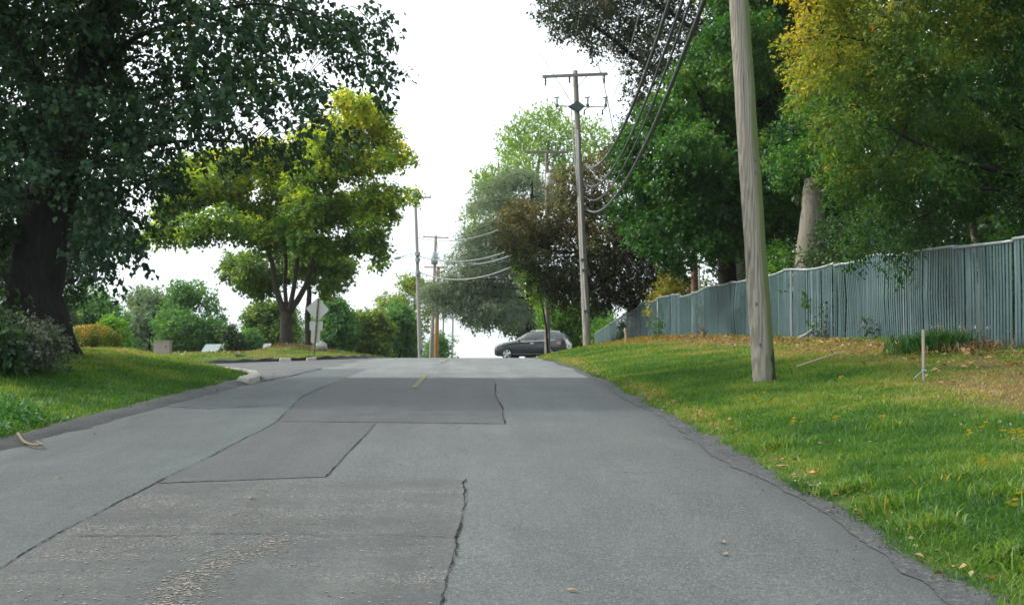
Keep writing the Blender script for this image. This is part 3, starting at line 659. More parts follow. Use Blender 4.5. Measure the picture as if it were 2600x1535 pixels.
# third pole by the car
b3 = U(1390, 888, 70.5); b3[2] = gz(b3[0], b3[1]); t3 = U(1388, 382, 70.5)
p3, f3 = pole('dull grey pole with a transformer can, standing in front of the dark car', b3, t3, .165, .105, M_POLE3)
crossarm(p3, U(1333,386,70.3), U(1443,387,70.3), .13, M_POLE3)
for xx in (1340,1372,1408,1437): insul(p3, U(xx,384,70.3), .06, .2)
tr = MB(); tr.tube([U(1396,y,70.2) for y in (440,442,470,473)], [.15,.21,.21,.17], 14); tr = tr.build('transformer', M_PORC, p3, smooth=True)
for xx in (1392,1400): 
    bu = MB(); bu.tube([U(xx,440,70.2), U(xx-1,432,70.2)], [.05,.03], 7); bu.build('bushing', M_DKMET, tr)
mb = MB(); mb.box(U(1391,854,70.3), (.10,.02,.28)); mb.build('number_tag', M_PORC, p3)

# the poles far down the left side
def far_pole(label, bx, tx, ty, D, r, mat, arms=(), yb=906):
    b = U(bx, yb, D); b[2] = gz(b[0], b[1])-.2; tp = U(tx, ty, D); t, f = pole(label, b, tp, r, r*.62, mat, 10)
    for a in arms:
        crossarm(t, U(a[0],a[1],D-.2), U(a[2],a[3],D-.2), .11, mat)
        for q in np.linspace(.06,.94,4): insul(t, U(a[0]+(a[2]-a[0])*q, a[1]+(a[3]-a[1])*q, D-.2), .05, .18)
    return t
pA = far_pole('pale leaning pole with a street lamp, left of the far cluster', 1068, 1054, 485, 92, .17, M_POLEP, [(1056,502,1095,501)])
mb = MB()
for y in (640,655,688):
    mb = MB(); mb.tube([U(1060+(y-640)*.02,y,91.8), U(1060+(y-640)*.02,y+9,91.8)], .2, 8); mb.build('clamp', M_GALV, pA)
mb = MB(); mb.box(U(1069.5,893,91.8), (.12,.05,.34)); mb.build('marker_band', M_YEL, pA)
lamp = thing('street_lamp', 'street lamp on a thin arm reaching left from the pale pole', 'street lamp', U(1058,643,91.7))
mb = MB(); mb.tube(spline([U(1058,642,91.7), U(1040,645,91.7), U(1020,651,91.7)], 6), .028, 6); mb.build('arm', M_GALV, lamp)
mb = MB(); c = U(1010,654,91.7); mb.tube([c+np.array([d,0,d*.12]) for d in (-.28,-.22,0,.2,.26)], [.06,.12,.13,.10,.05], 8); mb.build('lamp_head', M_PORC, lamp, smooth=True)
far_pole('grey pole with a wide crossarm and grey transformer, between pale and brown poles', 1093, 1107, 597, 112, .21, M_POLEP, [(1073,601,1140,604)])
pB = bpy.data.objects[[o.name for o in C.objects if o.name.startswith('utility_pole')][-1]]
mb = MB(); mb.tube([U(1103,y,111.6) for y in (640,643,668,671)], [.22,.32,.32,.25], 12); mb.build('transformer', M_GALV, pB, smooth=True)
far_pole('orange brown wooden pole with two short crossarms in the far cluster', 1106, 1113, 676, 116, .24, M_POLEB, [(1077,678,1135,679),(1106,691,1128,690)])
far_pole('slim pale pole without arms, right of the brown pole', 1124, 1126, 772, 150, .16, M_POLEP)
far_pole('distant pole with crossarms seen over the road crest', 1146, 1150, 804, 240, .30, M_POLEP, [(1129,806,1171,806),(1140,853,1168,853)])

# ------------------------------------------------------------------ overhead cables
def cable(label, a, b, sag, r, mat, n=26, name='overhead_cable', group='overhead cables'):
    a, b = np.array(a), np.array(b); t = np.linspace(0,1,n); P = a+(b-a)*t[:,None]; P[:,2] -= sag*4*t*(1-t)
    mb = MB(); mb.tube(P, r, 6, cap=False); o = mb.build(name, mat, None, smooth=True); return tag(o, label, 'cable', group)
def fit(a, b, tx):
    """sag for which the cable from a to b passes the photograph's top edge at pixel column tx"""
    best = None
    for dz in np.linspace(-4, 1.5, 45):
        for s in np.linspace(.2, 2.2, 41):
            t = np.linspace(0,1,120); P = a+(b+np.array([0,0,dz])-a)*t[:,None]; P[:,2] -= s*4*t*(1-t)
            q = [proj(p) for p in P[30:118:1]]
            j = int(np.argmin([abs(v[1]) for v in q])); m = int(np.argmin([abs(v[1]-200) for v in q]))
            e = abs(q[j][0]-tx[0])+abs(q[m][0]-tx[1])+.15*abs(q[j][1])+1.5*max(0, max(v[1] for v in [proj(p) for p in P[2:40:3]])-proj(a)[1]-5)
            if best is None or e < best[0]: best = (e, dz, s)
    return best
specs = [((1488,421), (1704,1636), .043, 'thick black cable bundle, uppermost of the four sagging to the tall grey pole'),
         ((1489,470), (1733,1668), .033, 'black cable second from top of the four sagging cables'),
         ((1489,504), (1753,1688), .026, 'thin black cable third from top of the four sagging cables'),
         ((1490,533), (1784,1721), .044, 'thick black cable lowest of the four sagging to the tall grey pole')]
import os
FITS = [None]*4
for i_, (pp, tx, r, lab) in enumerate(specs):
    a = on2(pp[0]+2, pp[1], 57.7); nb = np.array([top1[0]+.02, b1[1]+.1, b1[2]+8.8-1.0*i_*.9])
    e = fit(a, nb, tx); print('cable', i_, e)
    cable(lab, a, nb+np.array([0,0,e[1]]), e[2], r, M_CABLE, 40)
cable('thin wire rising from the lower arm of tall grey pole through dark copper leaves', on2(1540,262), U(1700,-300,19), .8, .013, M_CABLEG)
for (xa, ya), xb, lab in (((1385,192),1470,'left'),((1446,190),1600,'middle'),((1534,187),1760,'right')):
    cable('thin bare wire climbing forward from the %s end of the top crossarm' % lab if lab != 'middle' else 'thin bare wire climbing forward from the middle of the top crossarm', on2(xa, ya), np.array([U(xb,-600,18.6)[0], 18.6, top1[2]-.2]), .5, .006, M_CABLEG)
for (xa, ya), (xb, yb), lab in (((1384,222),(1340,384),'left'),((1445,213),(1372,384),'middle'),((1530,215),(1437,384),'right')):
    cable('thin wire from %s insulator of the tall grey pole to transformer pole' % lab, on2(xa, ya), U(xb, yb, 70.3), .15, .008, M_CABLEG)
for ya, yb, xb, r, sg, lab in ((520,604,1063,.03,.9,'highest'),(592,650,1063,.04,.9,'second'),(604,655,1108,.045,1.0,'third'),(628,690,1063,.045,1.1,'lowest')):
    Db = 92 if xb == 1063 else 115.5
    cable('grey cable crossing before the grey cedar, %s of the four' % lab, U(1389, ya, 70.3), U(xb, yb, Db), sg, r, M_CABLEG)
cable('thin wire from lamp pole running left above the far trees', U(1058,648,92), U(-40,712,95), .5, .02, M_CABLEG)
cable('thin wire from the lamp pole to the grey transformer pole', U(1060,640,92), U(1102,640,112), .1, .02, M_CABLEG)
for ya, lab in ((606,'upper'),(690,'lower')):
    cable('%s thin wire running from the far cluster down past the crest' % lab, U(1108,ya,112), U(1150,808 if ya == 606 else 852,240), 1.2, .025, M_CABLEG)
# small grey loop hanging on the cables
mb = MB(); mb.tube(spline([U(1497,427,56), U(1515,452,54), U(1530,458,53), U(1552,449,51)], 8), .014, 6); o = mb.build('overhead_cable', M_CABLEG, None, smooth=True)
tag(o, 'short slack loop of grey cable hanging right of the tall grey pole', 'cable', 'overhead cables')

# ------------------------------------------------------------------ fence
FP = [(9.25,8.0),(9.15,20.5),(9.1,33.5),(9.15,43),(9.1,53),(8.7,62),(8.35,67.5),(7.0,72.3)]
def slat_mat():
    m, nt, b = newmat('fence_slat'); at = N(nt, 'ShaderNodeAttribute', attribute_name='tint'); v = coords(nt, (4,4,.8)); n = noise(nt, v, 2, 4)
    c = ramp(nt, [(0,(.030,.074,.077)),(.5,(.056,.106,.114)),(.8,(.094,.148,.164)),(1,(.16,.215,.24))], at.outputs['Fac']).outputs[0]
    c = mixc(nt, 1.0, c, ramp(nt, [(.3,(.72,.72,.72)),(.7,(1.2,1.2,1.2))], n).outputs[0], 'MULTIPLY')
    nt.links.new(c, b.inputs['Base Color']); b.inputs['Roughness'].default_value = .5; return m
M_SLAT = slat_mat(); M_RAIL = plain('fence_rail', (.30,.34,.35), .5, .3, .2, 3, 0); M_POST = plain('fence_post', (.20,.25,.25), .55, .2, .2, 3, 0)
def build_fence():
    P = np.array([(a,b,0) for a,b in FP]); S = spline(P, 60); d = np.r_[0, np.cumsum(np.linalg.norm(np.diff(S, axis=0), axis=1))]
    total = d[-1]; t = thing('fence', 'long grey green slatted chain link fence along the right bank', 'fence', (FP[2][0], FP[2][1], gz(*FP[2])))
    at = lambda s: np.array([np.interp(s, d, S[:,0]), np.interp(s, d, S[:,1])])
    g = np.random.default_rng(3); ph = 2.6; s = 0.0
    def hh(s):
        y = at(s)[1]; return np.interp(y, [8,53,62,68,72.3], [1.84,1.84,1.76,1.66,1.22]) + .12*(vnoise(s, 0, 3.1, 61)-.5)+.06*(vnoise(s,0,1.1,62)-.5)
    step0 = 0
    while s < total-.3:
        e = min(s+ph, total); mb = MB(); base_t = .35+.3*g.random(); dh = g.normal()*(.015 if s < 16 else .04); lean = g.normal()*.012; bow = g.normal()*.05
        if g.random() < .25: base_t -= .22
        q = s+.04
        while q < e-.04:
            p = at(q); p2 = at(q+.05); ax = nrm(np.r_[p2-p, 0]); nx_ = np.cross(ax, [0,0,1.]); z0 = gz(*p)-.03+.03*g.random(); z1 = gz(*p)+hh(q)+dh-.03
            w = .078+.006*g.normal(); skew = lean+g.normal()*.006+(.03*math.sin(q*.9) if g.random()<.02 else 0); gap = .132
            if g.random() < .02: q += .1; continue
            if g.random() < .03: w = .15; gap = .20
            wob = bow*math.sin((q-s)/ph*math.pi); ti = np.clip(base_t+g.normal()*.12+(.15 if w > .1 else 0), 0, 1)
            V = []
            for f in (0,.5,1):
                c = np.r_[p, z0+(z1-z0)*f]+ax*(skew*(z1-z0)*f)+nx_*(wob*math.sin(f*math.pi))
                for i2, j2 in ((-.5,-.5),(.5,-.5),(.5,.5),(-.5,.5)): V.append(c+ax*w*i2+nx_*.010*j2)
            F = [(l*4+k, l*4+(k+1)%4, (l+1)*4+(k+1)%4, (l+1)*4+k) for l in (0,1) for k in range(4)]+[(3,2,1,0),(8,9,10,11)]
            mb.add(V, F, ti); q += gap
        if mb.V: mb.build('slat_panel', M_SLAT, t, attr='tint')
        rl = MB(); qs = np.linspace(s, e, 6); rl.tube([np.r_[at(k), gz(*at(k))+hh(k)+dh] for k in qs], .03, 8); rl.build('top_rail', M_RAIL, t, smooth=True)
        po = MB(); p = at(s); ax = nrm(np.r_[at(s+.1)-p, 0]); nx_ = np.cross(ax, [0,0,1.])*.05
        po.tube([np.r_[p, gz(*p)-.2]+nx_, np.r_[p, gz(*p)+hh(s)+.03]+nx_], .034, 8); po.build('post', M_POST, t, smooth=True)
        s = e
    return t
build_fence()

# ------------------------------------------------------------------ cars
def paint(name, col):
    m, nt, b = newmat(name); v = coords(nt); n = noise(nt, v, 40, 2); c = ramp(nt, [(.3,tuple(k*.92 for k in col)),(.7,tuple(k*1.08 for k in col))], n).outputs[0]
    nt.links.new(c, b.inputs['Base Color']); b.inputs['Roughness'].default_value = .28; b.inputs['Metallic'].default_value = .25
    b.inputs['Coat Weight'].default_value = .8; b.inputs['Coat Roughness'].default_value = .06; return m
def glass(name, col, alpha=.6):
    m, nt, b = newmat(name); b.inputs['Base Color'].default_value = (*col,1); b.inputs['Roughness'].default_value = .05; b.inputs['Alpha'].default_value = alpha
    b.inputs['Specular IOR Level'].default_value = .8; return m
M_GREYP = paint('charcoal_paint', (.040,.052,.054)); M_BLUEP = paint('blue_paint', (.05,.14,.42))
M_TYRE = plain('tyre_rubber', (.02,.02,.02), .8, bumps=.1); M_RIM = plain('alloy', (.55,.57,.58), .3, .7, .08, 4, 0); M_BLACKP = plain('black_plastic', (.022,.024,.025), .6, bumps=0)
M_GLASS = glass('car_glass', (.16,.18,.18), .75); M_TAIL = plain('tail_red', (.62,.30,.29), .2, 0, .2, 8, 0); M_HEAD = plain('headlight_clear', (.72,.74,.75), .12, 0, .1, 8, 0); M_CHROME = plain('chrome', (.75,.77,.78), .15, .9, .05, 4, 0)
M_PLATE = plain('plate_white', (.6,.6,.58), .5, bumps=0)
ST = [(0.0,.36,.66,.72,.55,.40),(.06,.28,.72,.86,.74,.58),(.25,.22,.80,.95,.85,.70),(.6,.21,.90,1.02,.90,.76),(1.05,.21,.97,1.09,.915,.80),(1.38,.21,1.02,1.16,.92,.80),
      (1.75,.21,1.04,1.40,.92,.70),(2.1,.21,1.05,1.60,.92,.64),(2.5,.21,1.06,1.675,.92,.625),(3.0,.21,1.08,1.69,.92,.62),(3.5,.21,1.10,1.665,.92,.61),(3.95,.22,1.13,1.635,.91,.60),
      (4.25,.25,1.14,1.575,.895,.58),(4.44,.28,1.13,1.38,.87,.61),(4.56,.32,1.08,1.15,.84,.68),(4.60,.38,.96,1.04,.77,.62),(4.64,.46,.80,.90,.66,.50)]
def stat(x):
    A = np.array(ST); return [float(np.interp(x, A[:,0], A[:,k])) for k in range(1,6)]
def section(zb, zl, zt, w, wt_):
    return [(0,zb),(w*.82,zb),(w*.95,zb+.08),(w*.985,zb+.45*(zl-zb)),(w,zb+.72*(zl-zb)),(w*.955,zl),((w*.955+wt_)/2+.015,(zl+zt)/2-.01),(wt_,zt-.06),(wt_*.86,zt-.012),(0,zt)]
def side_pt(x, f, out=.006):
    """point on the flank between belt line (f=0) and roof edge (f=1)"""
    zb, zl, zt, w, wt_ = stat(x); s = section(zb, zl, zt, w, wt_); a, b, c = np.array(s[5]), np.array(s[6]), np.array(s[7])
    p = a+(b-a)*min(f*2,1) if f < .5 else b+(c-b)*(f*2-1); return np.array([p[0]+out, p[1]])
def make_car(label, loc, ang, mat, cat='car', name='parked_car', full=True):
    t = thing(name, label, cat, loc); O = np.array(loc, float); ca, sa = math.cos(ang), math.sin(ang)
    W = lambda x, y, z: O+np.array([ca*(x-2.3)-sa*y, sa*(x-2.3)+ca*y, z*1.055])     # x runs from nose to tail
    xs_ = np.unique(np.r_[np.linspace(0,4.64,54), [s[0] for s in ST]]); V = []; mm = None
    for x in xs_:
        s = section(*stat(x)); ring = [(y,z) for y,z in s]+[(-y,z) for y,z in s[-2:0:-1]]; mm = len(ring); V += [W(x,y,z) for y,z in ring]
    F = [(a*mm+k, a*mm+(k+1)%mm, (a+1)*mm+(k+1)%mm, (a+1)*mm+k) for a in range(len(xs_)-1) for k in range(mm)]+[tuple(range(mm-1,-1,-1)), tuple(range((len(xs_)-1)*mm, len(xs_)*mm))]
    body = mesh_obj('body', V, F, mat, t, None, True)
    for sg in (1,-1):
        def quad(nm, pts, m, par=t, th=0):
            g = MB(); q = []
            for x, f in pts: y, z = side_pt(x, f); q.append(W(x, sg*y, z))
            g.add(q, [tuple(range(len(q)))]); return g.build(nm, m, par)
        def panel(nm, top, bot, m):
            g = MB(); n = len(top); q = []
            for L in (top, bot):
                for x, f in L: y, z = side_pt(x, f); q.append(W(x, sg*y, z))
            g.add(q, [(k, k+1, n+k+1, n+k) for k in range(n-1)]); return g.build(nm, m, t)
        lin = lambda a, b, n=7: [(a[0]+(b[0]-a[0])*i/(n-1), a[1]+(b[1]-a[1])*i/(n-1)) for i in range(n)]
        panel('side_window', [(1.62,.55),(1.78,.62),(1.95,.74),(2.1,.82),(2.3,.85),(2.5,.86),(2.66,.86)], [(1.60,.10)]+lin((1.78,.08),(2.66,.06),6), M_GLASS)
        panel('side_window', lin((2.74,.86),(3.55,.84)), lin((2.74,.06),(3.55,.06)), M_GLASS)
        panel('side_window', [(3.62,.84),(3.72,.82),(3.82,.76),(3.92,.62)], [(3.62,.08),(3.72,.10),(3.82,.14),(3.96,.34)], M_GLASS)
        g = MB(); g.tube([W(x, sg*side_pt(x, .02, .012)[0], side_pt(x,.02)[1]) for x in np.linspace(1.55,3.95,12)], .014, 5); g.build('window_trim', M_CHROME, t)
        for hx in (2.52, 3.45):
            g = MB(); zb, zl, zt, w, wt_ = stat(hx); g.tube([W(hx+d, sg*(w+.012+.02*math.cos(d*14)), zl-.10) for d in (-.10,-.05,0,.05,.10)], .022, 6); g.build('door_handle', M_CHROME, t)
        g = MB()
        for xx in (1.62, 2.70, 3.60):
            zb, zl, zt, w, wt_ = stat(xx); s = section(zb,zl,zt,w,wt_); g.tube([W(xx, sg*(y+.002), z) for y, z in (s[3],s[4],s[5])], .006, 4)
        g.build('door_seam', M_BLACKP, t)
        g = MB(); g.tube([W(x, sg*(stat(x)[3]*.955+.012), stat(x)[0]+.12) for x in np.linspace(1.25,3.35,10)], [.05]*10, 6); g.build('sill', M_BLACKP, t)
        g = MB(); zb,zl,zt,w,wt_ = stat(1.62); c = W(1.68, sg*(w+.08), zl+.09); g.tube([c+np.array([ca,sa,0])*d for d in (-.08,-.04,.04,.08)], [.05,.085,.085,.06], 9); g.tube([W(1.70, sg*(w-.06), zl+.03), c], .03, 6); g.build('mirror', mat, t, smooth=True)
        g = MB(); g.tube([W(x, sg*.56, stat(x)[2]+.035) for x in np.linspace(2.3,3.9,8)], .018, 5); g.build('roof_rail', M_CHROME, t)
        hl = MB(); pts = [(.10,.80),(.32,.93),(.62,.985),(.60,.93),(.34,.83),(.12,.72)]; q = [W(x, sg*(stat(x)[3]*.94+.012 if x > .2 else stat(x)[3]*.93+.01), z) for x, z in pts]; hl.add(q, [tuple(range(6))]); hl.build('headlight', M_HEAD, t)
        tl = MB(); pts = [(3.98,1.02),(4.25,1.10),(4.50,1.06),(4.60,.98),(4.55,.90),(4.30,.88),(4.10,.92)]; q = [W(x, sg*(stat(x)[3]*(.985 if z < 1.05 else .965)+.014), z) for x, z in pts]; tl.add(q, [tuple(range(7))]); tl.build('tail_light', M_TAIL, t)
        tl = MB(); q = [W(4.655, sg*y, z) for y, z in ((.62,.98),(.40,.96),(.40,.86),(.66,.86))]; tl.add([p+np.array([ca,sa,0])*.01 for p in q], [(0,1,2,3)]); tl.build('tail_light', M_TAIL, t)
        for wx in (.92, 3.62):
            # arch, tyre, rim with spokes
            ar = MB(); n = 20; q = []
            for k in range(n+1):
                an = math.pi*k/n*1.12-.06*math.pi
                for rr, yy in ((.43,.925),(.36,.93)): q.append(W(wx-math.cos(an)*rr, sg*yy, .34+math.sin(an)*rr))
            ar.add(q, [(2*k,2*k+1,2*k+3,2*k+2) for k in range(n)]); ar.build('wheel_arch', M_BLACKP, t)
            wh = MB(); pr = [(.60,.25),(.64,.34),(.70,.352),(.86,.352),(.925,.335),(.935,.25),(.90,.235)]; n = 28; q = []
            for k in range(n):
                an = 2*math.pi*k/n
                for yy, rr in pr: q.append(W(wx+math.cos(an)*rr, sg*yy, .345+math.sin(an)*rr))
            mp_ = len(pr); wf = [(k*mp_+j, ((k+1)%n)*mp_+j, ((k+1)%n)*mp_+j+1, k*mp_+j+1) for k in range(n) for j in range(mp_-1)]
            wh.add(q, wf); wh = wh.build('wheel', M_TYRE, t, smooth=True)
            di = MB(); q = [W(wx+math.cos(2*math.pi*k/24)*.24, sg*.885, .345+math.sin(2*math.pi*k/24)*.24) for k in range(24)]; di.add(q, [tuple(range(24))]); di.build('brake_disc', M_BLACKP, wh)
            ri = MB()
            for k in range(5):
                a0 = 2*math.pi*k/5+.3
                for da in (-.13,.13):
                    ri.tube([W(wx+math.cos(a0+da*.5)*.05, sg*.915, .345+math.sin(a0+da*.5)*.05), W(wx+math.cos(a0+da*1.6)*.235, sg*.92, .345+math.sin(a0+da*1.6)*.235)], [.04,.032], 6)
            ri.tube([W(wx, sg*.87, .345), W(wx, sg*.93, .345)], [.07,.05], 10)
            q = []
            for k in range(25):
                an = 2*math.pi*k/24; q.append(W(wx+math.cos(an)*.24, sg*.925, .345+math.sin(an)*.24))
            ri.tube(q, .016, 5); ri.build('rim', M_RIM, wh)
    # windscreen, rear window, bumper, plate
    g = MB(); q = []; 
    for x in (1.44,1.75,2.06):
        zb,zl,zt,w,wt_ = stat(x)
        for f in (-.84,-.4,0,.4,.84): q.append(W(x-.008, f*wt_, zt+.010-abs(f)*.012))
    g.add(q, [(a*5+k, a*5+k+1, (a+1)*5+k+1, (a+1)*5+k) for a in (0,1) for k in range(4)]); g.build('windscreen', M_GLASS, t)
    g = MB(); q = []
    for x in (4.30,4.40,4.52):
        zb,zl,zt,w,wt_ = stat(x)
        for f in (-.85,-.4,0,.4,.85): q.append(W(x+.012, f*wt_, zt+.010-abs(f)*.012))
    g.add(q, [(a*5+k, a*5+k+1, (a+1)*5+k+1, (a+1)*5+k) for a in (0,1) for k in range(4)]); g.build('rear_window', M_GLASS, t)
    g = MB(); g.tube([W(4.26, y, 1.59) for y in (-.5,0,.5)], [.03,.04,.03], 6); g.build('spoiler', M_BLACKP, t)
    g = MB(); ax = np.array([ca,sa,0]); g.box(W(4.645,0,.52), (.06,1.2,.20), [ax, np.array([-sa,ca,0]), np.array([0,0,1.])]); g.build('rear_bumper', M_BLACKP, t)
    g = MB(); g.box(W(4.672,0,.80), (.012,.31,.16), [ax, np.array([-sa,ca,0]), np.array([0,0,1.])]); g.build('number_plate', M_PLATE, t)
    return t, W
cx3 = U(1352, 880, 78); ang = R(-17); SUVZ = float(zr(78))+.02
suv, SW = make_car('dark grey estate-backed car crossing the road crest, seen from its left flank', (cx3[0], 78, SUVZ), ang, M_GREYP, 'car', 'car')
# driver seen through the front window
M_SKIN = plain('skin', (.42,.25,.18), .6, bumps=0); M_HAIR = plain('hair', (.05,.03,.02), .7, bumps=0); M_SHIRT = plain('shirt', (.12,.12,.13), .8, bumps=0)
def driver():
    p = SW(2.55, .35, .55); t = thing('person', 'dark haired driver seated behind the wheel of the dark grey car', 'person', p)
    pts = [(2.60,.35,.55),(2.66,.35,.80),(2.70,.35,1.02),(2.69,.35,1.13),(2.66,.35,1.20),(2.66,.35,1.30),(2.67,.35,1.385)]; rad = [.17,.15,.17,.065,.062,.095,.05]
    bm_v = [SW(*q) for q in pts]; arm = [[(2.69,.52,1.02),(2.55,.58,.82),(2.25,.50,.93),(2.19,.48,.96)],[(2.69,.18,1.02),(2.55,.12,.82),(2.25,.20,.93),(2.19,.22,.96)]]; leg = [[(2.60,.45,.55),(2.15,.45,.62),(1.85,.45,.36),(1.76,.45,.33)],[(2.60,.25,.55),(2.15,.25,.62),(1.85,.25,.36),(1.76,.25,.33)]]
    E = [(i,i+1) for i in range(len(pts)-1)]; Rr = list(rad); 
    for ch, root, rr in ((arm[0],2,(.075,.05,.04,.04)),(arm[1],2,(.075,.05,.04,.04)),(leg[0],0,(.10,.075,.055,.05)),(leg[1],0,(.10,.075,.055,.05))):
        prev = root
        for q, r in zip(ch, rr): bm_v.append(SW(*q)); E.append((prev, len(bm_v)-1)); prev = len(bm_v)-1; Rr.append(r)
    me = bpy.data.meshes.new('body'); me.from_pydata([list(np.array(v)-p) for v in bm_v], E, []); o = bpy.data.objects.new('body', me); C.objects.link(o); o.parent = t
    sk = o.modifiers.new('skin', 'SKIN'); o.modifiers.new('sub', 'SUBSURF').levels = 1
    for v, r in zip(me.skin_vertices[0].data, Rr): v.radius = (r, r)
    me.skin_vertices[0].data[0].use_root = True; me.materials.append(M_SKIN)
    h = MB(); c = SW(2.685,.35,1.315); q = []; nn = 10
    for i in range(6):
        th = math.pi*.62*i/5
        for k in range(nn): q.append(c+np.array([math.sin(th)*math.cos(6.283*k/nn)*.105, math.sin(th)*math.sin(6.283*k/nn)*.105, math.cos(th)*.125]))
    h.add(q, [(i*nn+k,i*nn+(k+1)%nn,(i+1)*nn+(k+1)%nn,(i+1)*nn+k) for i in range(5) for k in range(nn)]); h.build('hair', M_HAIR, t, smooth=True)
    s = MB(); s.tube([SW(2.61,.35,.56), SW(2.66,.35,.8), SW(2.70,.35,1.0), SW(2.70,.35,1.10)], [.19,.18,.21,.09], 12); s.build('shirt', M_SHIRT, t, smooth=True)
driver()
cb = U(1120, 903, 250); make_car('blue car beyond the road crest, only its roof showing', (cb[0], 250, cb[2]-1.60), R(90+180), M_BLUEP, 'car', 'car')

# ------------------------------------------------------------------ road sign (seen from behind)
M_SIGNB = plain('sign_back', (.50,.50,.47), .55, .1, .06, 3, 0); M_RUST = plain('rusty_post', (.10,.058,.042), .8, .1, .35, 8, .2)
sD = 56; sb = U(797, 902, sD); sb[2] = gz(sb[0], sb[1]); st_ = U(808.5, 757, sD)
sg = thing('road_sign', 'leaning sign post with a diamond over two plates, backs turned to us', 'road sign', sb)
mb = MB(); mb.tube([sb-np.array([0,0,.2]), st_], .042, 4); mb.build('post', M_RUST, sg)
def plate(pp, nm, dd=.06, rnd=0):
    q = np.array([U(a, b, sD+dd) for a, b in pp]); q2 = q+np.array([0,.006,0]); n = len(q); g = MB()
    g.add(np.r_[q, q2], [tuple(range(n)), tuple(range(2*n-1, n-1, -1))]+[(k, k+n, (k+1)%n+n, (k+1)%n) for k in range(n)]); g.build(nm, M_SIGNB, sg)
plate([(805,757),(809,757),(834,784),(834,788),(808,814),(804,814),(778,785),(778,781)], 'diamond_plate')
plate([(788,815),(819,816),(820,818),(819,837),(817,839),(787,838),(786,836),(786,817)], 'upper_plate')
plate([(790,838),(813,839),(812,868),(810,871),(791,870),(789,868)], 'lower_plate', .07)
for a, b in ((807,772),(805,800),(803,822),(801,850)):
    mb = MB(); mb.box(U(a,b,sD-.05), (.05,.03,.05)); mb.build('bolt', M_GALV, sg)

# ------------------------------------------------------------------ small things
M_STAKE = plain('stake_wood', (.40,.31,.21), .85, 0, .25, 9, .3); M_STAKEG = plain('grey_stake_wood', (.27,.23,.19), .85, 0, .25, 9, .3); M_TAPE = plain('blue_tape', (.16,.36,.40), .5, bumps=0)
s1 = U(1590, 870, 52); s1[2] = gz(s1[0], s1[1]); w1 = thing('stake', 'weathered bare wooden stake in yellow flowers before the far fence', 'stake', s1)
mb = MB(); hgt = 36/ppm(52); mb.tube([s1-np.array([0,0,.1]), s1+np.array([-.01,0,hgt*.55]), s1+np.array([-.05,0,hgt*.9]), s1+np.array([-.02,0,hgt])], [.055,.05,.06,.03], 5); mb.build('shaft', M_STAKE, w1)
s2 = U(2345, 962, 16.5); s2[2] = gz(s2[0], s2[1]); w2 = thing('stake', 'thin grey survey stake tied with blue string on the right bank', 'stake', s2)
hgt = s2[2]; tp = U(2344, 836, 16.5); mb = MB(); mb.tube([s2-np.array([0,0,.08]), tp], .022, 4); mb.build('shaft', M_STAKEG, w2)
mb = MB(); a = s2+(tp-s2)*.2; mb.tube([a+np.array([d*.03,-.024,0]) for d in (-1,0,1)], .012, 5); mb.tube(spline([a+np.array([-.02,-.03,0]), a+np.array([-.08,-.05,-.04]), a+np.array([-.13,-.04,-.09])], 5), .005, 4); mb.build('string', M_TAPE, w2)
def rock(nm, label, p, size, mat, seed, cat='rock'):
    g = np.random.default_rng(seed); V = []; n, m = 9, 14
    for i in range(n+1):
        th = math.pi*i/n
        for k in range(m):
            a = 2*math.pi*k/m; d = np.array([math.sin(th)*math.cos(a), math.sin(th)*math.sin(a), math.cos(th)]); r = 1+.22*math.sin(d[0]*3.1+seed)+.18*math.sin(d[1]*4.3+d[2]*3+seed*2)
            V.append(np.array(p)+d*np.array(size)*r)
    F = [(i*m+k, i*m+(k+1)%m, (i+1)*m+(k+1)%m, (i+1)*m+k) for i in range(n) for k in range(m)]
    return tag(mesh_obj(nm, V, F, mat, None, None, True), label, cat)
M_ROCK = plain('pale_stone', (.46,.45,.42), .9, 0, .25, 4, .5)
q = U(815, 886, 64); rock('boulder', 'pale boulder in the grass behind the road sign', (q[0], 64, gz(q[0],64)+.12), (.42,.3,.26), M_ROCK, 2, 'boulder')
q = U(184, 842, 31.6); M_WHITE = plain('white_boulder', (.40,.43,.46), .6, 0, .1, 4, .1); rock('boulder', 'whitish rounded boulder peeping out behind the orange dome shrub', (q[0], 31.6, gz(q[0],31.6)+.26), (.24,.22,.27), M_WHITE, 5, 'boulder')
for (px, D, sx), lab in zip(((727,45.3,.34),(793,46.6,.30)), ('broken pale concrete block in the far kerb, left of the sign post', 'broken pale concrete block in the far kerb, right below the sign')):
    p = U(px, 921, D); z = gz(p[0], D-.4)+.03; mb = MB(); mb.box((p[0], D-.25, z), (sx*1.2,.3,.15), [nrm(np.array([1,.2,.05])), nrm(np.array([-.2,1,0])), np.array([0,0,1.])])
    o = mb.build('concrete_block', M_CONC); bv = o.modifiers.new('bevel','BEVEL'); bv.width = .03; bv.segments = 2; tag(o, lab, 'kerb block')
